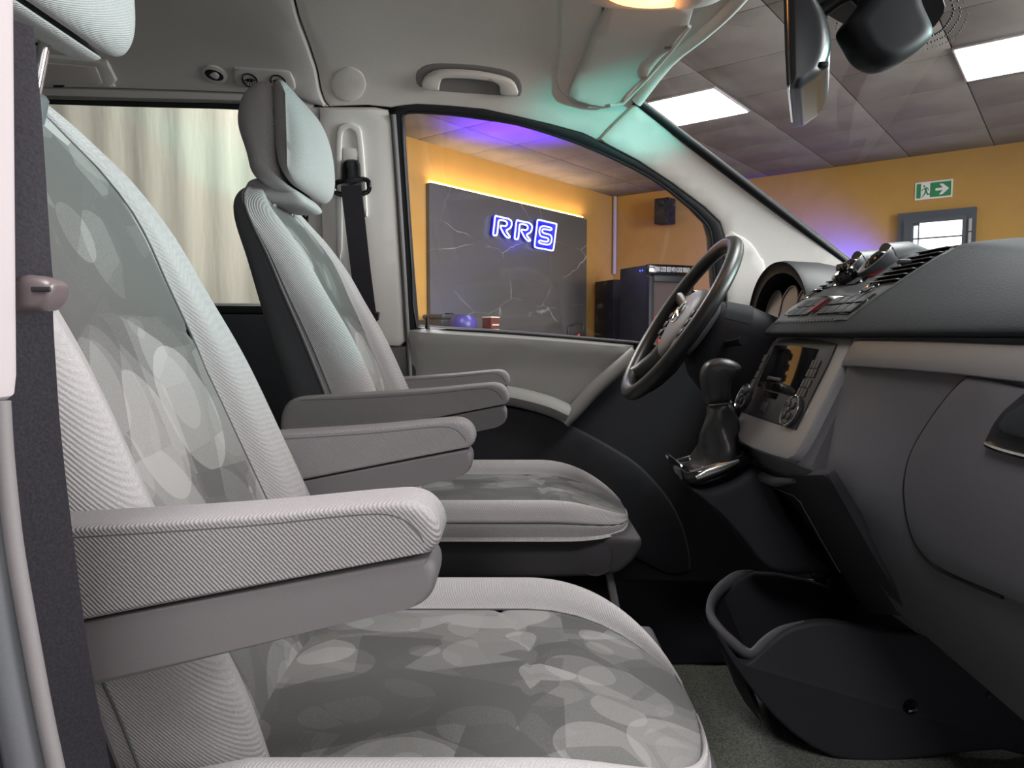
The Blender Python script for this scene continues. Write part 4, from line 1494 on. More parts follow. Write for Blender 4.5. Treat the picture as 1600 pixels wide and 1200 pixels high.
def low_x(y, z):
    """Passenger face, running out to the centre stack towards y = 1."""
    x = lerp_table(lowt, z)[0]
    xs = 0.4985 - 0.445 * (1.292 - z) if z > 1.10 else 0.430 + 0.687 * max(0.0, 1.088 - z) - 0.01 * max(0, 1 - abs(z - 1.09) / 0.03)
    t = max(0.0, min(1.0, (y - 0.80) / 0.19))
    t = t * t * (3 - 2 * t)
    return x + (min(xs, x) - x) * t


LF = Height(low_x)
low_ol = [(0.40, 1.296), (0.40, 0.80), (0.62, 0.84), (0.78, 0.868), (0.90, 0.89), (0.985, 0.905), (0.992, 0.92), (0.992, 1.05), (0.992, 1.20), (0.992, 1.294)]
v, f = g_panel(LF, low_ol, [], 0.0, 0.02, 0.03, roll=0.0)
low = MB().add(v, f).build('lower_panel', M['dash_low'], dash)
# filler behind
rings = []
for y in (0.40, 0.6, 0.8, 0.85, 0.9, 0.95, 0.985):
    rings.append([Vector((low_x(y, z) + 0.03, y, z)) for z in [0.84 + 0.045 * i for i in range(11)]] + [Vector((1.0, y, 1.29)), Vector((1.0, y, 0.84))])
MB().add(*g_loft(rings)).build('dash_core', M['dash_dark'], dash)
# glove box lid, its seam curve measured on the panel
lid = cat(hits(LF, [(1518, 588), (1490, 615), (1455, 662), (1430, 705), (1419, 750), (1421, 800), (1434, 845), (1462, 880), (1510, 905), (1570, 930), (1640, 962)]), 3)
lid = [tuple(p) for p in lid] + [(0.40, 0.93), (0.40, 1.247), (0.62, 1.247)]
lid = lid + hits(LF, [(1560, 594)])
v, f = g_panel(LF, lid, [], 0.006, 0.006, 0.03, roll=0.004)
glove = obj('glovebox_lid', v, f, M['dash_low'], dash)
MB().add(*g_tube([LF.pt(a, b, 0.001) for a, b in cat(hits(LF, [(1516, 588), (1488, 615), (1453, 662), (1428, 705), (1416, 750), (1418, 800), (1431, 846), (1459, 883), (1508, 908), (1568, 933)]), 3)], 0.0024, 6)).build('lid_gap', M['black'], glove)
# lid handle at the right edge of view
hp = cat(hits(LF, [(1553, 697), (1558, 675), (1572, 652), (1592, 632), (1640, 600), (1720, 610), (1720, 735), (1600, 712)]), 3, True)
v, f = g_panel(LF, hp, [], 0.0075, 0.002, 0.02)
obj('handle_recess', v, f, M['gloss_black'], glove)
hp = cat(hits(LF, [(1573, 672), (1582, 655), (1600, 638), (1660, 610), (1700, 640), (1690, 700), (1610, 685)]), 3, True)
v, f = g_panel(LF, hp, [], 0.013, 0.008, 0.02, roll=0.006)
obj('handle', v, f, M['dash'], glove)
MB().add(*g_tube([LF.pt(a, b, 0.009) for a, b in cat(hits(LF, [(1556, 694), (1570, 700), (1600, 709), (1680, 728)]), 3)], 0.003, 8)).build('handle_rim', M['chrome'], glove)

# silver trim strip
st = hits(LF, [(1344, 531), (1420, 531.5), (1500, 533), (1600, 537), (1700, 540)])
st += [(0.40, 1.2885), (0.40, 1.249)] + hits(LF, [(1700, 610), (1600, 597), (1500, 585), (1420, 578), (1360, 574), (1321, 572)])
v, f = g_panel(LF, st, [], 0.010, 0.012, 0.015, roll=0.005)
strip = obj('silver_strip', v, f, M['trim'], dash)

# centre stack: a leaning block between y 1.0 and 1.30
SO = Vector((0.4865, 1.15, 1.292))
SD = Vector((-0.0765, 0, -0.172)).normalized()
SN = Vector((SD.z, 0, -SD.x)).normalized()
if SN.x > 0:
    SN = -SN
SF = Plane(SO, Vector((0, 1, 0)), -SD, SN)
fr_px = [(1216, 526), (1235, 522), (1283, 523), (1322, 527), (1340, 530), (1318, 573), (1283, 644), (1265, 680), (1253, 700), (1243, 714), (1232, 720), (1207, 713), (1178, 702), (1159, 692), (1153, 680), (1155, 660), (1161, 640), (1193, 567)]
fr_ab = hits(SF, fr_px)
v, f = g_panel(SF, fr_ab, [], 0.004, 0.03, 0.02, roll=0.006)
stack = MB().add(v, f).build('centre_frame', M['trim'], dash)
# body behind the frame
rings = []
for y, ins in ((0.990, 0.004), (0.996, 0.0), (1.10, -0.002), (1.22, -0.002), (1.315, 0.0), (1.325, 0.006)):
    p = [(0.4865, 1.293), (0.447, 1.205), (0.409, 1.118), (0.408, 1.105), (0.418, 1.088), (0.445, 1.050), (0.49, 0.985), (0.53, 0.925), (0.572, 0.868), (0.62, 0.862), (0.95, 0.862), (0.95, 1.293)]
    rings.append([Vector((x + 0.012 + ins, y, z)) for x, z in cat(p[:10], 3) + p[10:]])
MB().add(*g_loft(rings)).build('stack_body', M['dash_low'], dash, sharp=50)

# radio in the frame
rad_px = [(1213, 535), (1250, 530), (1290, 534), (1313, 539), (1300, 570), (1275, 620), (1248, 674), (1205, 660), (1161, 645), (1185, 590)]
rb = hits(SF, rad_px)
v, f = g_panel(SF, rb, [], 0.0065, 0.004, 0.03, roll=0.0015)
radio = obj('radio', v, f, M['black'], dash)
sc_px = [(1218, 543), (1245, 543), (1285, 549), (1271, 580), (1247, 622), (1190, 606), (1200, 580)]
v, f = g_panel(SF, hits(SF, sc_px), [], 0.0085, 0.003, 0.05)
M['screen'] = mat('radio_screen', rgb(20, 20, 24), 0.04, spec=0.9)
obj('screen', v, f, M['screen'], radio)


def z2(x, y):
    return (1130 + x / 5.217, 510 + y / 5.217)


def keycap(pl, c, w, h, name, m_, par, off=0.0095, th=0.006, ang=0.0):
    a, b = c
    q = [(a + sx * w / 2, b + sy * h / 2) for sx, sy in ((-1, -1), (1, -1), (1, 1), (-1, 1))]
    v, f = g_panel(pl, q, [], off, th, 0.5, roll=min(w, h) * 0.16)
    return obj(name, v, f, m_, par)


M['key'] = mat('radio_key', rgb(54, 55, 60), 0.4, spec=0.5)
rowc = [((785, 325), 3), ((755, 397), 3), ((712, 480), 3), ((675, 553), 3)]
for (cx, cy), n in rowc:
    a, b = SF.hit(*z2(cx, cy))
    for k in (-1, 0, 1):
        keycap(SF, (a - k * 0.0108, b), 0.0082, 0.0128, 'key', M['key'], radio)
for (cx, cy) in ((372, 270), (345, 335), (310, 405), (275, 470)):
    a, b = SF.hit(*z2(cx, cy))
    keycap(SF, (a, b), 0.020, 0.0135, 'key', M['key'], radio)
a, b = SF.hit(*z2(460, 447))
keycap(SF, (a, b), 0.062, 0.006, 'screen_bar', M['key'], radio, 0.012)
a, b = SF.hit(*z2(412, 572))
v, f = g_panel(SF, rect(a - 0.032, b - 0.005, a + 0.032, b + 0.005), [], 0.0075, 0.002, 0.2)
obj('disc_slot', v, f, M['gloss_black'], radio)
a, b = SF.hit(*z2(362, 668))
keycap(SF, (a, b), 0.028, 0.017, 'eject_key', M['key'], radio)
for (cx, cy) in ((600, 712), (205, 592)):
    a, b = SF.hit(*z2(cx, cy))
    dial = MB().add(*g_lathe(SF.pt(a, b, 0.005), SN, [(0, 0.0255), (0.006, 0.0255), (0.008, 0.0235), (0.006, 0.0225), (0.008, 0.021), (0.009, 0)], 32)).build('control_pad', M['key'], radio)
    ring_ = [SF.pt(a + 0.0245 * cos(t * pi / 16), b + 0.0245 * sin(t * pi / 16), 0.0125) for t in range(32)]
    MB().add(*g_tube(ring_, 0.0016, 6, True)).build('chrome_ring', M['chrome'], radio)
    for k in range(4):
        t = pi / 2 * k + pi / 4
        v, f = g_lathe(SF.pt(a + 0.0125 * cos(t), b + 0.0125 * sin(t), 0.0125), SN, [(0, 0.0068), (0.003, 0.0062), (0.004, 0.0)], 14)
        obj('pad_key', v, f, M['black'], radio)
    v, f = g_lathe(SF.pt(a, b, 0.0125), SN, [(0, 0.005), (0.004, 0.0045), (0.005, 0)], 14)
    obj('pad_key', v, f, M['key'], radio)

# sloping control pod on the pad (y 1.0 .. 1.30)
pod_t = sorted([(z, x) for x, z in cat(POD, 6) if z < 1.4268])
pz = []
for z, x in pod_t:
    if not pz or z > pz[-1][0] + 1e-5:
        pz.append((z, x))


def pod_x(y, z):
    return lerp_table(pz, z)[0]


PF = Height(pod_x)


def z1(x, y):
    return (1200 + x / 5.0, 370 + y / 5.0)


pod_ol = [(1.012, 1.318)] + [(1.006, z) for z in (1.33, 1.35, 1.37, 1.39, 1.408, 1.419)] + [(1.15, 1.4245)] + [(1.296, z) for z in (1.419, 1.408, 1.39, 1.37, 1.35, 1.33)] + [(1.29, 1.318)]
v, f = g_panel(PF, pod_ol, [], 0.003, 0.006, 0.012, roll=0.003)
M['pod'] = mat('control_pod_plastic', rgb(66, 70, 74), 0.42, spec=0.5, bump=0.2, bscale=900)
pod = obj('control_pod', v, f, M['pod'], dash)


def pod_poly(pts, off, th, name, m_, par, roll=0.0, smooth_=False):
    q = hits(PF, [z1(*p) for p in pts])
    if smooth_:
        q = cat(q, 3, True)
    v, f = g_panel(PF, q, [], off, th, 0.02, roll=roll)
    return obj(name, v, f, m_, par)


# lower two rows of switches with red hazard key
sw = pod_poly([(145, 612), (190, 560), (300, 478), (430, 462), (600, 456), (790, 470), (800, 490), (740, 545), (650, 604), (520, 598), (370, 575), (250, 590)], 0.006, 0.004, 'switch_panel', M['gloss_black'], dash, 0.0015)
zr0, zr1 = PF.hit(*z1(600, 560))[1], PF.hit(*z1(640, 490))[1]
for r_, zz in enumerate((zr0, zr1)):
    for k in range(8):
        y = 1.035 + 0.030 * k
        if k == 4:
            continue
        keycap(PF, (y, zz), 0.027, abs(zr1 - zr0) * 0.82, 'switch', M['key'], sw, 0.0085, 0.004)
M['hazard'] = mat('hazard_red', rgb(120, 26, 36), 0.25, spec=0.6)
keycap(PF, (1.158, (zr0 + zr1) / 2), 0.011, 0.021, 'hazard_switch', M['hazard'], sw, 0.016, 0.010)
# two oval keys
for (cx, cy) in ((815, 405), (360, 445)):
    y, z = PF.hit(*z1(cx, cy))
    q = [(y + 0.017 * cos(t * pi / 12), z + 0.0075 * sin(t * pi / 12)) for t in range(24)]
    v, f = g_panel(PF, q, [], 0.0045, 0.002, 0.05)
    o = obj('oval_bezel', v, f, M['gloss_black'], pod)
    q = [(y + 0.009 * cos(t * pi / 12), z + 0.0045 * sin(t * pi / 12)) for t in range(24)]
    v, f = g_panel(PF, q, [], 0.0075, 0.003, 0.05, roll=0.002)
    obj('oval_key', v, f, M['key'], pod)
    MB().add(*g_tube([PF.pt(y + 0.018 * cos(t * pi / 12), z + 0.0082 * sin(t * pi / 12), 0.0045) for t in range(24)], 0.001, 6, True)).build('oval_ring', M['chrome'], pod)
# climate dial with keys around it
y, z = PF.hit(*z1(650, 330))
cl = pod_poly([(475, 390), (560, 310), (740, 268), (850, 285), (770, 350), (700, 372)], 0.0045, 0.003, 'climate_panel', M['gloss_black'], dash, 0.001)
nrm = (PF.pt(y, z, 0.01) - PF.pt(y, z)).normalized()
slope = Vector((PF.pt(y, z + 0.005) - PF.pt(y, z - 0.005))).normalized()
pn = slope.cross(Vector((0, 1, 0))).normalized()
if pn.x > 0:
    pn = -pn


def pod_knob(y, z, r, h, par, name='dial'):
    c = PF.pt(y, z, 0.004)
    return MB().add(*g_lathe(c, pn, [(0, r), (h * 0.5, r), (h * 0.9, r * 0.9), (h, r * 0.8), (h, 0)], 24)).build(name, M['gloss_black'], par)


k_ = pod_knob(y, z, 0.019, 0.018, cl)
MB().add(*g_box(PF.pt(y, z, 0.004) + pn * 0.024, (0.008, 0.030, 0.012), 0.003, 2)).build('grip', M['gloss_black'], cl)
for yy, zz in ((y + 0.045, z - 0.006), (y + 0.045, z + 0.012), (y - 0.045, z - 0.006), (y - 0.045, z + 0.012), (y - 0.075, z + 0.004)):
    keycap(PF, (yy, zz), 0.026, 0.012, 'switch', M['key'] if yy > y - 0.07 else M['hazard'], cl, 0.007, 0.003)
# air vents: recess with slats, plus nozzle keys
M['slat'] = mat('vent_slat', rgb(58, 60, 64), 0.35, spec=0.5)
for y0, y1, nm in ((1.012, 1.098, 'air_vent'), (1.262, 1.292, 'air_vent')):
    z0, z1_ = 1.372, 1.4235
    v, f = g_panel(PF, rect(y0, z0, y1, z1_), [], 0.004, 0.003, 0.012, roll=0.001)
    vent = obj(nm, v, f, M['gloss_black'], dash)
    for k in range(7):
        zz = z0 + 0.004 + (z1_ - z0 - 0.006) * k / 6
        c = PF.pt((y0 + y1) / 2, zz, 0.006)
        MB().add(*g_box(c, (0.010, y1 - y0 - 0.006, 0.0020), 0.0008, 1)).build('slat', M['slat'], vent)
    if y1 - y0 > 0.05:
        c = PF.pt((y0 + y1) / 2 + 0.008, 1.405, 0.016)
        MB().add(*g_box(c, (0.020, 0.012, 0.007), 0.003, 2)).build('vane_handle', M['pod'], vent)
# two round nozzles standing proud at the pod's top
for yc, zc in ((1.246, 1.404), (1.165, 1.408)):
    ax = (pn + Vector((-0.25, 0.1, 0))).normalized()
    c = PF.pt(yc, zc, 0.002)
    nz_ = MB().add(*g_lathe(c, ax, [(-0.012, 0.033), (0.010, 0.033), (0.015, 0.031), (0.016, 0.028), (0.006, 0.026), (0.006, 0.0)], 28)).build('round_vent', M['pod'], dash)
    MB().add(*g_lathe(c + ax * 0.005, ax, [(0, 0.026), (0.010, 0.022), (0.017, 0.012), (0.019, 0.0)], 24)).build('nozzle', M['gloss_black'], nz_)
    MB().add(*g_lathe(c + ax * 0.0155, ax, [(0, 0.0325), (0.0015, 0.0310), (0.0, 0.0285)], 28)).build('bezel', M['trim'], nz_)
    # hood that carries the nozzle forward into the pad
    MB().add(*g_tube([c + ax * 0.004 + Vector((0.012, 0, 0.004)), c + Vector((0.04, 0, 0.012)), c + Vector((0.09, 0, 0.008))], [0.031, 0.028, 0.012], 20)).build('vent_hood', M['pod'], nz_)

# storage pocket below the frame
SO2 = Vector((0.4180 + 0.0115, 1.15, 1.088))
SD2 = (Vector((0.53, 0, 0.925)) - Vector((0.418, 0, 1.088))).normalized()
SN2 = Vector((SD2.z, 0, -SD2.x)).normalized()
if SN2.x > 0:
    SN2 = -SN2
CF = Plane(SO2, Vector((0, 1, 0)), -SD2, SN2)
lip = cat(hits(CF, [(1170, 735), (1172, 728), (1190, 728), (1225, 739), (1250, 741), (1288, 739), (1300, 746), (1325, 790), (1372, 872), (1420, 955), (1400, 960), (1310, 945), (1240, 860), (1200, 790)]), 2, True)
v, f = g_panel(CF, lip, [], 0.0035, 0.012, 0.02, roll=0.003)
pk = obj('pocket_surround', v, f, M['dash_dark'], dash)
pan = hits(CF, [(1180, 746), (1222, 762), (1246, 772), (1256, 782), (1285, 834), (1318, 893), (1350, 945), (1300, 925), (1252, 862), (1210, 800)])
v, f = g_panel(CF, pan, [], 0.0048, 0.003, 0.05, roll=0.001)
obj('pocket_flap', v, f, M['gloss_black'], pk)
MB().add(*g_tube([CF.pt(*CF.hit(px, py), 0.0052) for px, py in ((1181, 748), (1222, 763), (1245, 772), (1255, 782), (1284, 835), (1317, 892))], 0.0013, 6)).build('flap_edge', M['trim'], pk)
MB().add(*g_tube([CF.pt(*CF.hit(px, py), o_) for px, py, o_ in ((1176, 731, 0.006), (1195, 737, 0.012), (1222, 746, 0.013), (1246, 748, 0.006))], [0.006, 0.009, 0.009, 0.004], 10)).build('pocket_lip', M['dash_low'], pk)
a, b = CF.hit(1288, 893)
MB().add(*g_lathe(CF.pt(a, b, 0.006), SN2, [(0, 0.014), (0.012, 0.013), (0.016, 0.010), (0.016, 0.0)], 18)).build('power_socket', M['black'], pk)
MB().add(*g_tube([CF.pt(*CF.hit(px, py), 0.012) for px, py in ((1263, 874), (1265, 884), (1271, 889))], 0.0013, 6)).build('coat_hook', M['chrome'], pk)

# driver's lower dash, dark
rings = []
for y in (1.325, 1.45, 1.60, 1.75, 1.92):
    p = [(0.66, 1.285), (0.60, 1.27), (0.575, 1.22), (0.60, 1.12), (0.66, 1.00), (0.74, 0.93), (1.10, 0.93), (1.10, 1.285)]
    rings.append([Vector((x, y, z)) for x, z in p])
MB().add(*g_loft(rings)).build('driver_lower_panel', M['dash_dark'], dash)
# instrument hood: an arch tube opening towards the driver
hood = MB()
n_ = 28
rr_o, rr_i, rr_b = [], [], []
for k in range(n_ + 1):
    t = pi * k / n_
    y = 1.588 + 0.186 * cos(t) * (1 if True else 1)
    e = sin(t) ** 0.8
    rr_o.append((y, 1.288 + 0.168 * e)); rr_i.append((1.588 + 0.160 * cos(t), 1.300 + 0.132 * e))
sec_o = [[Vector((x, 1.588 + (y - 1.588) * k_s, 1.288 + (z - 1.288) * k_z)) for y, z in rr_o] for x, k_s, k_z in ((0.590, 0.985, 0.985), (0.585, 1.0, 1.0), (0.595, 1.015, 1.01), (0.66, 1.02, 0.99), (0.78, 0.98, 0.85))]
sec_i = [[Vector((x, y, z)) for y, z in rr_i] for x in (0.592, 0.66)]
v, f = g_loft([sec_i[1], sec_i[0]] + sec_o, False)
cl_ = MB().add(v, f).build('instrument_hood', M['black'], dash, sharp=60)
gl = [Vector((0.622 + 0.03 * ((z - 1.30) / 0.13 - 0.5), y, z)) for y, z in rr_i]
gb = [Vector((p.x + 0.01, p.y, p.z)) for p in gl]
v, f = g_loft([gl, gb], True)
obj('instrument_glass', v, f, M['screen'], cl_)
for yy, r in ((1.50, 0.045), (1.588, 0.05), (1.675, 0.045)):
    MB().add(*g_lathe((0.616, yy, 1.355), (-1, 0, 0.2), [(0, r), (0.004, r), (0.004, r * 0.94), (0.001, r * 0.92)], 28)).build('gauge_ring', M['trim'], cl_)
# small vent at the far end of the dash
MB().add(*g_box((0.63, 1.865, 1.325), (0.03, 0.09, 0.05), 0.008)).build('side_vent', M['black'], dash)
for k in range(4):
    MB().add(*g_box((0.613, 1.865, 1.310 + 0.010 * k), (0.008, 0.075, 0.0025))).build('side_vent_slat', M['slat'], dash)
MB().add(*g_box((0.615, 1.70, 1.283), (0.02, 0.40, 0.010), 0.003)).build('driver_strip', M['trim'], dash)

# ---- steering wheel and column
WC = Vector((0.371, 1.585, 1.331))
al = radians(33)
wy = Vector((0, 1, 0))
wu = Vector((sin(al), 0, cos(al)))           # up the rim
wn = Vector((-cos(al), 0, sin(al)))          # towards the driver
sw_ = thing('steering_wheel', WC, 'black leather steering wheel with four spokes and chrome star emblem', 'steering wheel')


def W(a, b, c=0.0):
    return WC + wy * a + wu * b + wn * c


RW = 0.196
MB().add(*g_tube([W(RW * cos(2 * pi * k / 64), RW * sin(2 * pi * k / 64)) for k in range(64)], 0.0165, 14, True)).build('rim', M['leather'], sw_)
hubp = cat([(-0.085, 0.045), (-0.06, 0.075), (0, 0.085), (0.06, 0.075), (0.085, 0.045), (0.088, 0.0), (0.075, -0.045), (0.04, -0.082), (0, -0.092), (-0.04, -0.082), (-0.075, -0.045), (-0.088, 0.0)], 3, True)
lay = [(-0.055, 0.80), (-0.04, 0.98), (-0.02, 1.0), (-0.008, 0.97), (0.0, 0.86), (0.005, 0.6), (0.007, 0.3), (0.0075, 0.02)]
M['hub'] = mat('airbag_cover', rgb(104, 104, 108), 0.45, spec=0.45, bump=0.2, bscale=900)
hub = MB().add(*g_loft([[W(a * k, b * k, c) for a, b in hubp] for c, k in lay])).build('airbag_cover', M['hub'], sw_, sharp=60)
for sx in (-1, 1):
    MB().add(*g_tube([W(sx * 0.06, 0.035, -0.028), W(sx * 0.11, 0.045, -0.022), W(sx * 0.155, 0.062, -0.010), W(sx * 0.187, 0.068, 0.0)], [0.022, 0.017, 0.016, 0.016], 10, flat=(1.2, 0.6))).build('spoke', M['leather'], sw_)
    MB().add(*g_tube([W(sx * 0.05, -0.055, -0.028), W(sx * 0.085, -0.10, -0.024), W(sx * 0.105, -0.14, -0.012), W(sx * 0.112, -0.165, 0.0)], [0.026, 0.02, 0.018, 0.018], 10, flat=(1.2, 0.6))).build('spoke', M['leather'], sw_)
    kp = MB().add(*g_box(W(sx * 0.098, -0.012, -0.012), (0.02, 0.035, 0.075), 0.007, 2, Matrix((wn, wy, wu)).transposed())).build('key_pod', M['key'], sw_)
    for k in range(3):
        MB().add(*g_box(W(sx * 0.098, -0.035 + 0.023 * k, 0.0), (0.006, 0.024, 0.016), 0.003, 2, Matrix((wn, wy, wu)).transposed())).build('key', M['black'], kp)
em = MB()
er = 0.026
em.add(*g_tube([W(er * cos(2 * pi * k / 28), 0.012 + er * sin(2 * pi * k / 28), 0.008) for k in range(28)], 0.0022, 6, True))
for k in range(3):
    t = pi / 2 + 2 * pi * k / 3
    em.add(*g_tube([W(0, 0.012, 0.0115), W(er * 0.5 * cos(t), 0.012 + er * 0.5 * sin(t), 0.010), W(er * cos(t), 0.012 + er * sin(t), 0.008)], [0.0042, 0.0026, 0.0008], 6))
em.build('emblem', M['chrome'], sw_)
# column shroud
colr = thing('steering_column', W(0, -0.02, -0.15), 'dark grey steering column shroud between wheel and dash', 'steering column')
rings = []
for c, w_, hu, hd in ((-0.055, 0.055, 0.060, -0.070), (-0.075, 0.072, 0.078, -0.095), (-0.13, 0.085, 0.088, -0.125), (-0.20, 0.092, 0.086, -0.14), (-0.27, 0.095, 0.070, -0.14), (-0.34, 0.10, 0.05, -0.13)):
    p = cat([(w_, 0.0), (w_ * 0.92, hu * 0.7), (w_ * 0.5, hu), (-w_ * 0.5, hu), (-w_ * 0.92, hu * 0.7), (-w_, 0.0), (-w_ * 0.9, hd * 0.75), (-w_ * 0.5, hd), (w_ * 0.5, hd), (w_ * 0.9, hd * 0.75)], 3, True)
    d = Vector((0.93, 0, -0.36)).normalized()
    o_ = WC + wn * -0.055 + d * (-c - 0.055)
    rings.append([o_ + wy * a + Vector((0.36, 0, 0.93)) * b for a, b in p])
MB().add(*g_loft(rings)).build('shroud', M['dash_dark'], colr, sharp=60)
rings2 = [[p + Vector((0, 0, 0.0018)) for p in r[6:14]] for r in rings[1:3]]
v, f = g_loft(rings2, False)
obj('upper_cover', v, f, M['dash'], colr)
for sy, z_ in ((1, 0.02), (-1, 0.02)):
    q = WC + wn * -0.10 + wy * sy * 0.07
    MB().add(*g_tube([q, q + wy * sy * 0.05 + wu * 0.004, q + wy * sy * 0.10 + wu * 0.01], [0.007, 0.008, 0.010], 10)).build('stalk', M['black'], colr)

# ---- gear lever
YG = 1.29
gl_ = thing('gear_lever', P(1115, 745, YG), 'black leather gear lever with chrome edged gaiter beside the radio', 'gear lever')


def z3(pts):
    return [(1040 + x / 5.0, 540 + y / 5.0) for x, y in pts]


kp = XZ(cat(z3([(310, 450), (295, 380), (277, 290), (276, 220), (300, 155), (345, 118), (420, 98), (500, 108), (560, 140), (578, 175), (545, 215), (505, 265), (490, 330), (492, 400), (498, 432), (420, 448), (345, 462)]), 3, True), YG)
knob = MB().add(*g_pillow(kp, YG - 0.026, YG + 0.026, 8, 2.2, 0.022)).build('knob', M['leather'], gl_, sharp=70)
MB().add(*g_tube([(x, YG - 0.0255, z) for x, z in XZ(z3([(415, 440), (405, 360), (403, 290), (430, 230), (490, 190), (560, 168)]), YG)], 0.0009, 6)).build('stitching', M['black'], knob)
xz = XZ(z3([(320, 460), (505, 440)]), YG)
MB().add(*g_tube([(xz[0][0], YG - 0.012, xz[0][1]), (xz[1][0], YG - 0.012, xz[1][1])], 0.002, 6)).build('collar_ring', M['chrome'], gl_)
# gaiter
lvl = [((330, 470), (505, 442), 0.021), ((325, 520), (530, 500), 0.026), ((300, 600), (545, 570), 0.030), ((285, 690), (555, 650), 0.036), ((270, 780), (560, 730), 0.042), ((240, 890), (590, 800), 0.048), ((190, 960), (640, 830), 0.052)]
rings = []
for i, (l, r, hw) in enumerate(lvl):
    pl_ = XZ(z3([l, r]), YG)
    c = ((pl_[0][0] + pl_[1][0]) / 2, (pl_[0][1] + pl_[1][1]) / 2)
    hx, hz = (pl_[1][0] - pl_[0][0]) / 2, (pl_[1][1] - pl_[0][1]) / 2
    ring = []
    for k in range(32):
        t = 2 * pi * k / 32
        fold = 1 + 0.26 * (sin(3 * t + i * 1.3) + 0.5 * sin(5 * t - i * 0.9)) * (0.35 + 0.10 * i) * (1 if i < 6 else 0.1)
        ring.append(Vector((c[0] + hx * cos(t) * fold, YG + hw * sin(t) * fold, c[1] + hz * cos(t) * fold)))
    rings.append(ring)
MB().add(*g_loft(rings)).build('gaiter', M['leather'], gl_, sharp=80)
# chrome edged tray
tr = [(1064, 726), (1075, 738), (1120, 727), (1160, 708), (1176, 713), (1172, 722), (1130, 742), (1090, 755), (1072, 754), (1064, 746)]
tp_ = XZ(cat(tr, 3, True), YG - 0.05)
rings = []
for y, k in ((YG - 0.058, 0.86), (YG - 0.055, 0.97), (YG - 0.045, 1.0), (YG + 0.045, 1.0), (YG + 0.055, 0.97), (YG + 0.058, 0.86)):
    cx = sum(p[0] for p in tp_) / len(tp_); cz = sum(p[1] for p in tp_) / len(tp_)
    rings.append([Vector((cx + (p[0] - cx) * k, y, cz + (p[1] - cz) * k)) for p in tp_])
MB().add(*g_loft(rings)).build('gaiter_tray', M['gloss_black'], gl_, sharp=60)
e_ = [(1064, 726), (1066, 733), (1075, 738), (1098, 732), (1125, 724)]
q = [P(px, py, YG - 0.056) for px, py in e_]
q2 = [Vector((p.x, 2 * YG - p.y, p.z)) for p in q]
MB().add(*g_tube(cat(q2[::-1] + q, 3), 0.0022, 8)).build('chrome_edge', M['chrome'], gl_)
M['soft_chrome'] = mat('soft_chrome', rgb(190, 190, 188), 0.25, metal=0.9)
q = [P(px, py, YG - 0.058) for px, py in ((1088, 747), (1105, 739), (1130, 730), (1155, 720))]
MB().add(*g_tube(q, [0.004, 0.008, 0.008, 0.003], 10, flat=(1.0, 0.5))).build('side_flash', M['soft_chrome'], gl_)
# console arm carrying the tray
cp = XZ(cat([(1070, 755), (1095, 757), (1135, 744), (1176, 724), (1215, 790), (1255, 855), (1278, 882), (1215, 886), (1180, 872), (1150, 835), (1110, 790)], 3, True), YG)
MB().add(*g_pillow(cp, YG - 0.05, YG + 0.06, 5, 2.5, 0.02)).build('lever_console', M['dash_dark'], dash)

# ---- low storage bin on the tunnel
binn = thing('console_bin', (0.55, 1.22, 0.60), 'dark grey open storage bin low on the tunnel below the dash', 'storage bin')
YN, YFar = 1.13, 1.36
near = [(1109, 975), (1128, 1000), (1150, 1030), (1168, 1030), (1190, 1010), (1222, 983), (1257, 971), (1300, 968), (1361, 979), (1420, 985), (1480, 987), (1560, 1040), (1640, 1100), (1640, 1180), (1560, 1168), (1470, 1176), (1380, 1186), (1300, 1180), (1235, 1142), (1183, 1088), (1140, 1030)]
np_ = XZ(cat(near, 2, True), YN)
v, f = g_pillow(np_, YN - 0.012, YN + 0.012, 4, 2.2, 0.010)
bw = MB().add(v, f).build('near_wall', M['dash_dark'], binn, sharp=60)
fx = [(x + 0.0, z) for x, z in np_]
far = XZ(cat([(1119, 945), (1135, 915), (1174, 893), (1260, 905), (1360, 940), (1480, 975), (1480, 1080), (1300, 1090), (1200, 1060), (1150, 1010)], 2, True), YFar)
MB().add(*g_pillow(far, YFar - 0.012, YFar + 0.012, 4, 2.2, 0.010)).build('far_wall', M['dash_dark'], binn, sharp=60)
fl = [P(1140, 1030, YN), P(1183, 1088, YN), P(1300, 1175, YN), P(1480, 1172, YN)]
v, f = g_loft([[p for p in fl], [Vector((p.x, YFar, p.z)) for p in fl]], False)
MB().add(v, f).add(*g_loft([[p + Vector((0.004, 0, 0.006)) for p in fl], [Vector((p.x + .004, YFar, p.z + .006)) for p in fl]], False)).build('bin_floor', M['mat_dark'], binn)
rim = [P(px, py, Y) for px, py, Y in ((1178, 894, YFar), (1146, 905, YFar), (1122, 925, 1.33), (1111, 948, 1.27), (1114, 970, 1.20), (1140, 1000, 1.15), (1172, 1022, YN), (1195, 1004, YN), (1222, 983, YN), (1257, 971, YN))]
rl_ = cat(rim, 4)
MB().add(*g_tube(rl_, [0.010 * min(1.0, 0.15 + (len(rl_) - 1 - i) / 8, 0.3 + i / 4) for i in range(len(rl_))], 10, flat=(1.3, 0.8))).build('rim', M['dash_low'], binn)
low_r = [P(px, py, Y) for px, py, Y in ((1150, 1030, 1.14), (1125, 1000, 1.17), (1110, 975, 1.22), (1108, 950, 1.29), (1122, 925, 1.345))]
v, f = g_loft([low_r, [p + Vector((0.045, 0, -0.11)) for p in low_r]], False)
MB().add(v, f).add(*g_loft([[p + Vector((0.008, 0, 0)) for p in low_r], [p + Vector((0.053, 0, -0.11)) for p in low_r]], False)).build('end_wall', M['dash_dark'], binn)
q = P(1423, 1104, YN - 0.013)
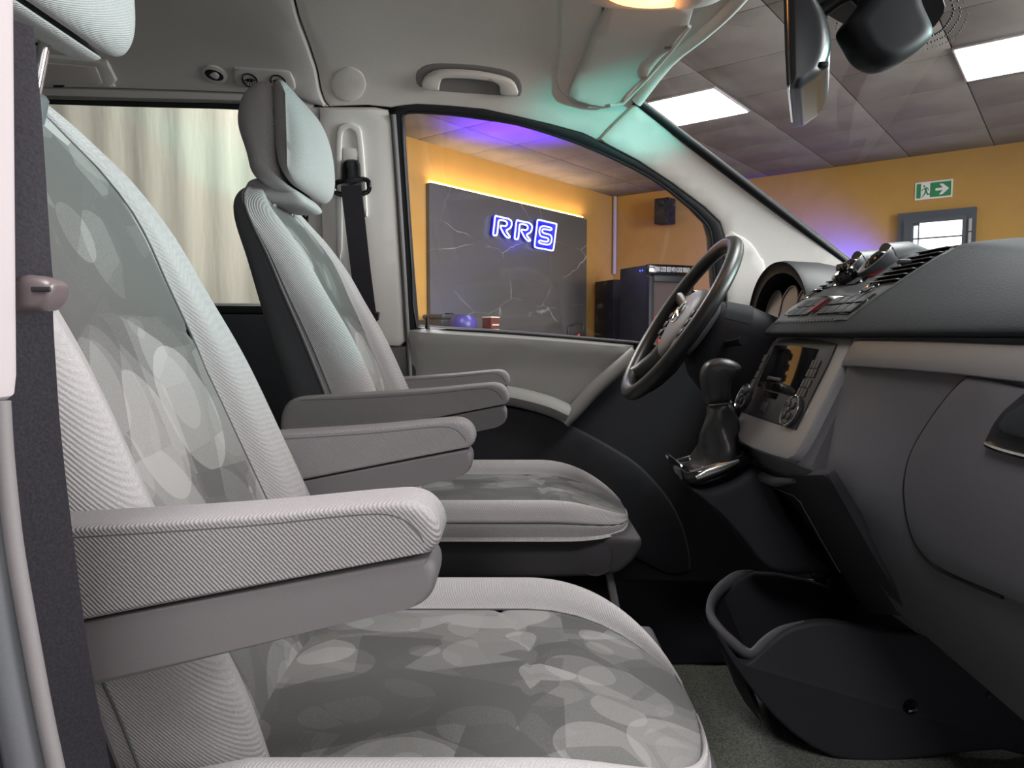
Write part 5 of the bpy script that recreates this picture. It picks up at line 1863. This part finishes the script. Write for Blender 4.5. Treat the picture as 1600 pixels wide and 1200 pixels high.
sc_ = MB().add(*g_lathe(q, (0, -1, 0), [(0, 0.0125), (0.003, 0.0115), (0.001, 0.009), (0.0005, 0.004), (0.004, 0.0035), (0.004, 0)], 24)).build('fixing_screw', M['gloss_black'], binn)
q = P(1545, 1086, YN - 0.012)
MB().add(*g_lathe(q, (0, -1, 0), [(0, 0.006), (0.002, 0.005), (0.001, 0)], 16)).build('fixing_hole', M['black'], binn)
dm = MB()
for i in range(7):
    for j in range(7):
        px, py = 1546 + i * 8.5 + (j % 2) * 4, 1030 + j * 6.5 + i * 1.5
        if (px - 1568) ** 2 / 27 ** 2 + (py - 1050) ** 2 / 25 ** 2 < 1 and py > 1030 + (px - 1545) * 0.7 - 6:
            dm.add(*g_lathe(P(px, py, YN - 0.0125), (0, -1, 0), [(0, 0.0022), (0.0012, 0.0018), (0.0012, 0)], 8))
o = dm.build('grille_holes', M['black'], binn)
o['kind'] = 'stuff'

# ================================================================== things on the roof lining and glass
# grab handle over the driver's door
x_, s_ = SEC.hit(735, 125)
gh = thing('grab_handle', SEC.pt(x_, s_, 0.01), 'grey folded grab handle in its recess above the driver window', 'grab handle')
rec = cat(hits(SEC, [(650, 122), (653, 108), (668, 99), (690, 97), (740, 99), (785, 106), (806, 116), (815, 132), (813, 148), (800, 149), (740, 145), (680, 140), (656, 134)]), 2, True)
M['recess'] = mat('handle_recess', rgb(128, 126, 124), 0.7, spec=0.2)
v, f = g_panel(SEC, rec, [], 0.007, 0.006, 0.02, roll=0.002)
obj('recess', v, f, M['recess'], gh)
hpx = [(661, 132), (664, 116), (678, 105), (700, 102), (740, 104), (776, 111), (798, 119), (807, 131), (808, 146), (783, 143), (781, 130), (772, 121), (740, 115), (700, 113), (690, 118), (687, 134), (684, 136)]
v, f = g_panel(SEC, cat(hits(SEC, hpx), 2, True), [], 0.026, 0.014, 0.02, roll=0.006)
obj('handle', v, f, M['headliner'], gh)

# rolled front lip of the headliner along the windscreen
lipp = [SEC.pt(x + 0.004, s, 0.006) for x, s in hd_pts]
MB().add(*g_tube(cat(lipp, 3), 0.015, 12)).build('front_lip', M['headliner'], hl)

# driver's sun visor
x_, s_ = SEC.hit(970, 80)
sv = thing('sun_visor', SEC.pt(x_, s_, 0.02), 'grey sun visor folded flat against the roof above the windscreen corner', 'sun visor')
vp = [(955, -25), (942, 8), (932, 25), (910, 82), (889, 132), (888, 145), (900, 155), (922, 163), (941, 166), (951, 162), (965, 164), (972, 158), (1010, 110), (1050, 58), (1076, 22), (1084, -5)]
M['visor'] = mat('sun_visor_cloth', rgb(196, 191, 186), 0.85, spec=0.15, grain=0.03, gscale=600)
v, f = g_panel(SEC, hits(SEC, vp), [], 0.028, 0.016, 0.02, roll=0.007)
obj('flap', v, f, M['visor'], sv)
MB().add(*g_tube([SEC.pt(*SEC.hit(px, py), 0.030) for px, py in ((951, 162), (972, 158), (1010, 110), (1050, 58), (1078, 18))], 0.004, 8)).build('edge_bead', M['headliner'], sv)
c_ = SEC.hit(1043, 55)
MB().add(*g_box(SEC.pt(*c_, 0.026), (0.016, 0.012, 0.008), 0.003, 2)).build('clip', M['recess'], sv)
MB().add(*g_tube([SEC.pt(*SEC.hit(918, 164), 0.012), SEC.pt(*SEC.hit(950, 163), 0.02)], 0.006, 8)).build('pivot_arm', M['headliner'], sv)
# moulded shoulder beside the visor
sh = cat(hits(SEC, [(880, -20), (876, 60), (869, 110), (872, 135), (884, 150), (905, 158), (930, 60), (945, -10)]), 2, True)
v, f = g_panel(SEC, sh, [], 0.012, 0.012, 0.03, roll=0.010)
obj('visor_shoulder', v, f, M['headliner'], hl)

# overhead console with the warm dome lamp
oc = thing('dome_lamp', (0.27, 1.27, 1.93), 'glowing amber dome lamp under the roof console at the top edge', 'dome lamp')
ocp = cat([(0.10, 1.968), (0.12, 1.935), (0.18, 1.918), (0.27, 1.913), (0.36, 1.918), (0.41, 1.94), (0.42, 1.968)], 4)
ocp = ocp + [(0.42, 1.975), (0.10, 1.975)]
MB().add(*g_pillow(ocp, 1.03, 1.42, 5, 2.2, 0.03)).build('console_body', M['headliner'], oc)
M['amber'] = mat('amber_lens', rgb(255, 200, 130), 0.3, emit=(1.0, 0.42, 0.10, 1), estr=5.5)
L0 = P(1022, 4, 1.36)
rings = []
for k in range(9):
    t = pi / 2 * k / 8
    rings.append([Vector((L0.x + 0.096 * cos(t) * cos(2 * pi * j / 36), 1.335 + 0.060 * cos(t) * sin(2 * pi * j / 36), 1.918 - 0.016 * sin(t))) for j in range(36)])
MB().add(*g_loft(rings)).build('lens', M['amber'], oc)
MB().add(*g_lathe((L0.x + 0.055, 1.33, 1.908), (0.1, -0.1, -1), [(0, 0.030), (0.012, 0.026), (0.016, 0.015), (0.017, 0)], 20)).build('switch_button', M['headliner'], oc)
lamp('dome_glow', 'POINT', (L0.x + 0.0, 1.33, 1.885), 0.4, (1.0, 0.40, 0.12), shadow_soft_size=0.03)

# interior mirror, seen edge on
YM = 1.10
mz = [(1223, -70), (1223, 0), (1225, 75), (1228, 133), (1231, 138), (1236, 136), (1246, 135), (1262, 124), (1277, 112), (1290, 88), (1294, 56), (1286, 22), (1268, -10), (1250, -45), (1238, -72)]
mp_ = XZ(cat(mz, 3, True), YM)
mi = thing('rear_view_mirror', P(1255, 40, 1.19), 'black rear view mirror hanging edge on below the windscreen header', 'mirror')
M['satin_black'] = mat('satin_black', rgb(38, 38, 41), 0.28, spec=0.6)
MB().add(*g_pillow(mp_, YM - 0.01, YM + 0.22, 8, 2.3, 0.022, shift=lambda t: (0.098 * t, 0))).build('housing', M['satin_black'], mi, sharp=70)
M['mirror'] = mat('mirror_glass', rgb(230, 232, 235), 0.02, metal=1.0)
gz = XZ([(1222, -62), (1222, 0), (1224, 75), (1227, 130)], YM)
rings = [[Vector((gz[k][0] - 0.0025 + d, y, gz[k][1])) for k in range(4)] + [Vector((gz[k][0] + 0.003 + d, y, gz[k][1])) for k in (3, 2, 1, 0)] for y, d in ((YM + 0.008, 0.0078), (YM + 0.20, 0.0895))]
MB().add(*g_loft(rings)).build('glass', M['mirror'], mi)
MB().add(*g_tube([P(1258, 116, YM - 0.004), P(1270, 106, YM - 0.004), P(1287, 103, YM - 0.002)], 0.003, 6, flat=(1, .6))).build('dip_lever', M['black'], mi)
MB().add(*g_box(P(1285, 103, YM), (0.012, 0.018, 0.008), 0.002)).build('dip_tab', M['black'], mi)
MB().add(*g_tube([P(1280, 20, 1.19), P(1310, 0, 1.19), P(1340, -18, 1.19)], [0.012, 0.010, 0.014], 10)).build('arm', M['black'], mi)
# sensor pod on the glass
sz_ = [(1314, 50), (1318, 38), (1330, 24), (1345, 5), (1370, -30), (1420, -20), (1432, 15), (1447, 48), (1448, 60), (1443, 70), (1424, 87), (1397, 103), (1375, 109), (1356, 105), (1338, 91), (1325, 70)]
spd = thing('sensor_pod', P(1380, 40, 1.19), 'rounded black sensor pod on the glass beside the mirror', 'sensor pod')
MB().add(*g_pillow(XZ(cat(sz_, 3, True), 1.16), 1.125, 1.20, 8, 2.2, 0.03)).build('cover', M['black'], spd, sharp=70)
MB().add(*g_tube([P(1352, 10, 1.19), P(1330, -12, 1.19), P(1300, -40, 1.19)], 0.009, 8)).build('cable_duct', M['black'], spd)

# fittings on the rear roof trim
x_, s_ = SEC.hit(338, 110)
spk = thing('roof_speaker', SEC.pt(x_, s_, 0.012), 'small oval speaker grille in the rear roof trim', 'speaker')
for (rx, ry, o_, th, m_, nm) in ((21, 15, 0.017, 0.006, 'rear_liner', 'surround'), (15.5, 10.5, 0.0185, 0.004, 'black', 'grille')):
    q = hits(SEC, [(337 + rx * cos(2 * pi * k / 24) + 3 * sin(2 * pi * k / 24), 110 + ry * sin(2 * pi * k / 24) + 3 * cos(2 * pi * k / 24)) for k in range(24)])
    v, f = g_panel(SEC, q, [], o_, th, 0.03, roll=0.003)
    obj(nm, v, f, M[m_], spk)
v, f = g_panel(SEC, cat(hits(SEC, [(330, 108), (338, 104), (345, 110), (343, 116), (336, 114)]), 3, True), [], 0.021, 0.003, 0.03, roll=0.001)
obj('badge', v, f, M['rear_liner'], spk)
x_, s_ = SEC.hit(412, 118)
pnl = thing('roof_switch_panel', SEC.pt(x_, s_, 0.012), 'grey roof trim plate with two round black nozzles', 'trim plate')
v, f = g_panel(SEC, cat(hits(SEC, [(366, 100), (375, 98), (410, 100), (448, 103), (457, 110), (464, 132), (455, 136), (410, 133), (380, 130), (370, 122)]), 2, True), [], 0.020, 0.008, 0.02, roll=0.004)
obj('plate', v, f, M['rear_liner'], pnl)
for cx, cy in ((393, 118), (437, 121)):
    a, b = SEC.hit(cx, cy)
    n = (SEC.pt(a, b, 0.03) - SEC.pt(a, b, 0.0)).normalized()
    nz_ = MB().add(*g_lathe(SEC.pt(a, b, 0.019), n, [(0, 0.0195), (0.004, 0.0185), (0.005, 0.0165), (0.001, 0.015), (0.0015, 0.0)], 24)).build('nozzle', M['gloss_black'], pnl)
    for k in (-1, 0, 1):
        MB().add(*g_box(SEC.pt(a + k * 0.008, b, 0.022), (0.002, 0.004, 0.022), 0.0005, 1)).build('vane', M['slat'], nz_)
x_, s_ = SEC.hit(110, 110)
rlp = thing('roof_lamp_panel', SEC.pt(x_, s_, 0.012), 'flat grey reading lamp cover in the rear roof trim behind the headrest post', 'lamp cover')
v, f = g_panel(SEC, hits(SEC, [(-40, 66), (168, 86), (186, 120), (181, 127), (184, 131), (20, 131), (-40, 128)]), [], 0.022, 0.01, 0.04, roll=0.006)
obj('surround', v, f, M['rear_liner'], rlp)
v, f = g_panel(SEC, hits(SEC, [(-40, 74), (152, 92), (166, 122), (162, 126), (28, 125), (-40, 122)]), [], 0.026, 0.006, 0.04, roll=0.003)
obj('cover', v, f, M['visor'], rlp)
v, f = g_panel(SEC, hits(SEC, [(90, 125), (108, 125), (106, 128.5), (92, 128.5)]), [], 0.028, 0.006, 0.04)
obj('finger_notch', v, f, M['black'], rlp)

# outside door mirror beyond the driver's glass
em_ = thing('door_mirror', Vector((0.58, 2.16, 1.25)), 'white backed outside door mirror seen through the steering wheel', 'door mirror')
mr_px = [(1048, 520), (1050, 480), (1062, 462), (1080, 456), (1098, 460), (1110, 475), (1112, 520)]
rings = []
for k in range(9):
    t = pi / 2 * k / 8
    rings.append([Vector((0.535 + 0.10 * sin(t), 2.16 + 0.115 * cos(t) ** 0.6 * cos(2 * pi * j / 32), 1.315 + 0.115 * cos(t) ** 0.6 * sin(2 * pi * j / 32))) if k < 8 else Vector((0.635, 2.16 + 1e-3 * cos(2 * pi * j / 32), 1.315 + 1e-3 * sin(2 * pi * j / 32))) for j in range(32)])
MB().add(*g_loft(rings)).build('housing', M['white'], em_, sharp=60)
MB().add(*g_tube([Vector((0.535, 2.16 + 0.110 * cos(2 * pi * j / 32), 1.315 + 0.110 * sin(2 * pi * j / 32))) for j in range(32)], 0.009, 8, True)).build('rim', M['gloss_black'], em_)
MB().add(*g_lathe((0.538, 2.16, 1.315), (-1, -0.35, 0.1), [(0, 0.103), (0.003, 0.103), (0.004, 0)], 32)).build('glass', M['mirror'], em_)
MB().add(*g_tube([(0.60, 1.985, 1.24), (0.60, 2.08, 1.25)], 0.03, 10)).build('arm', M['black'], em_)
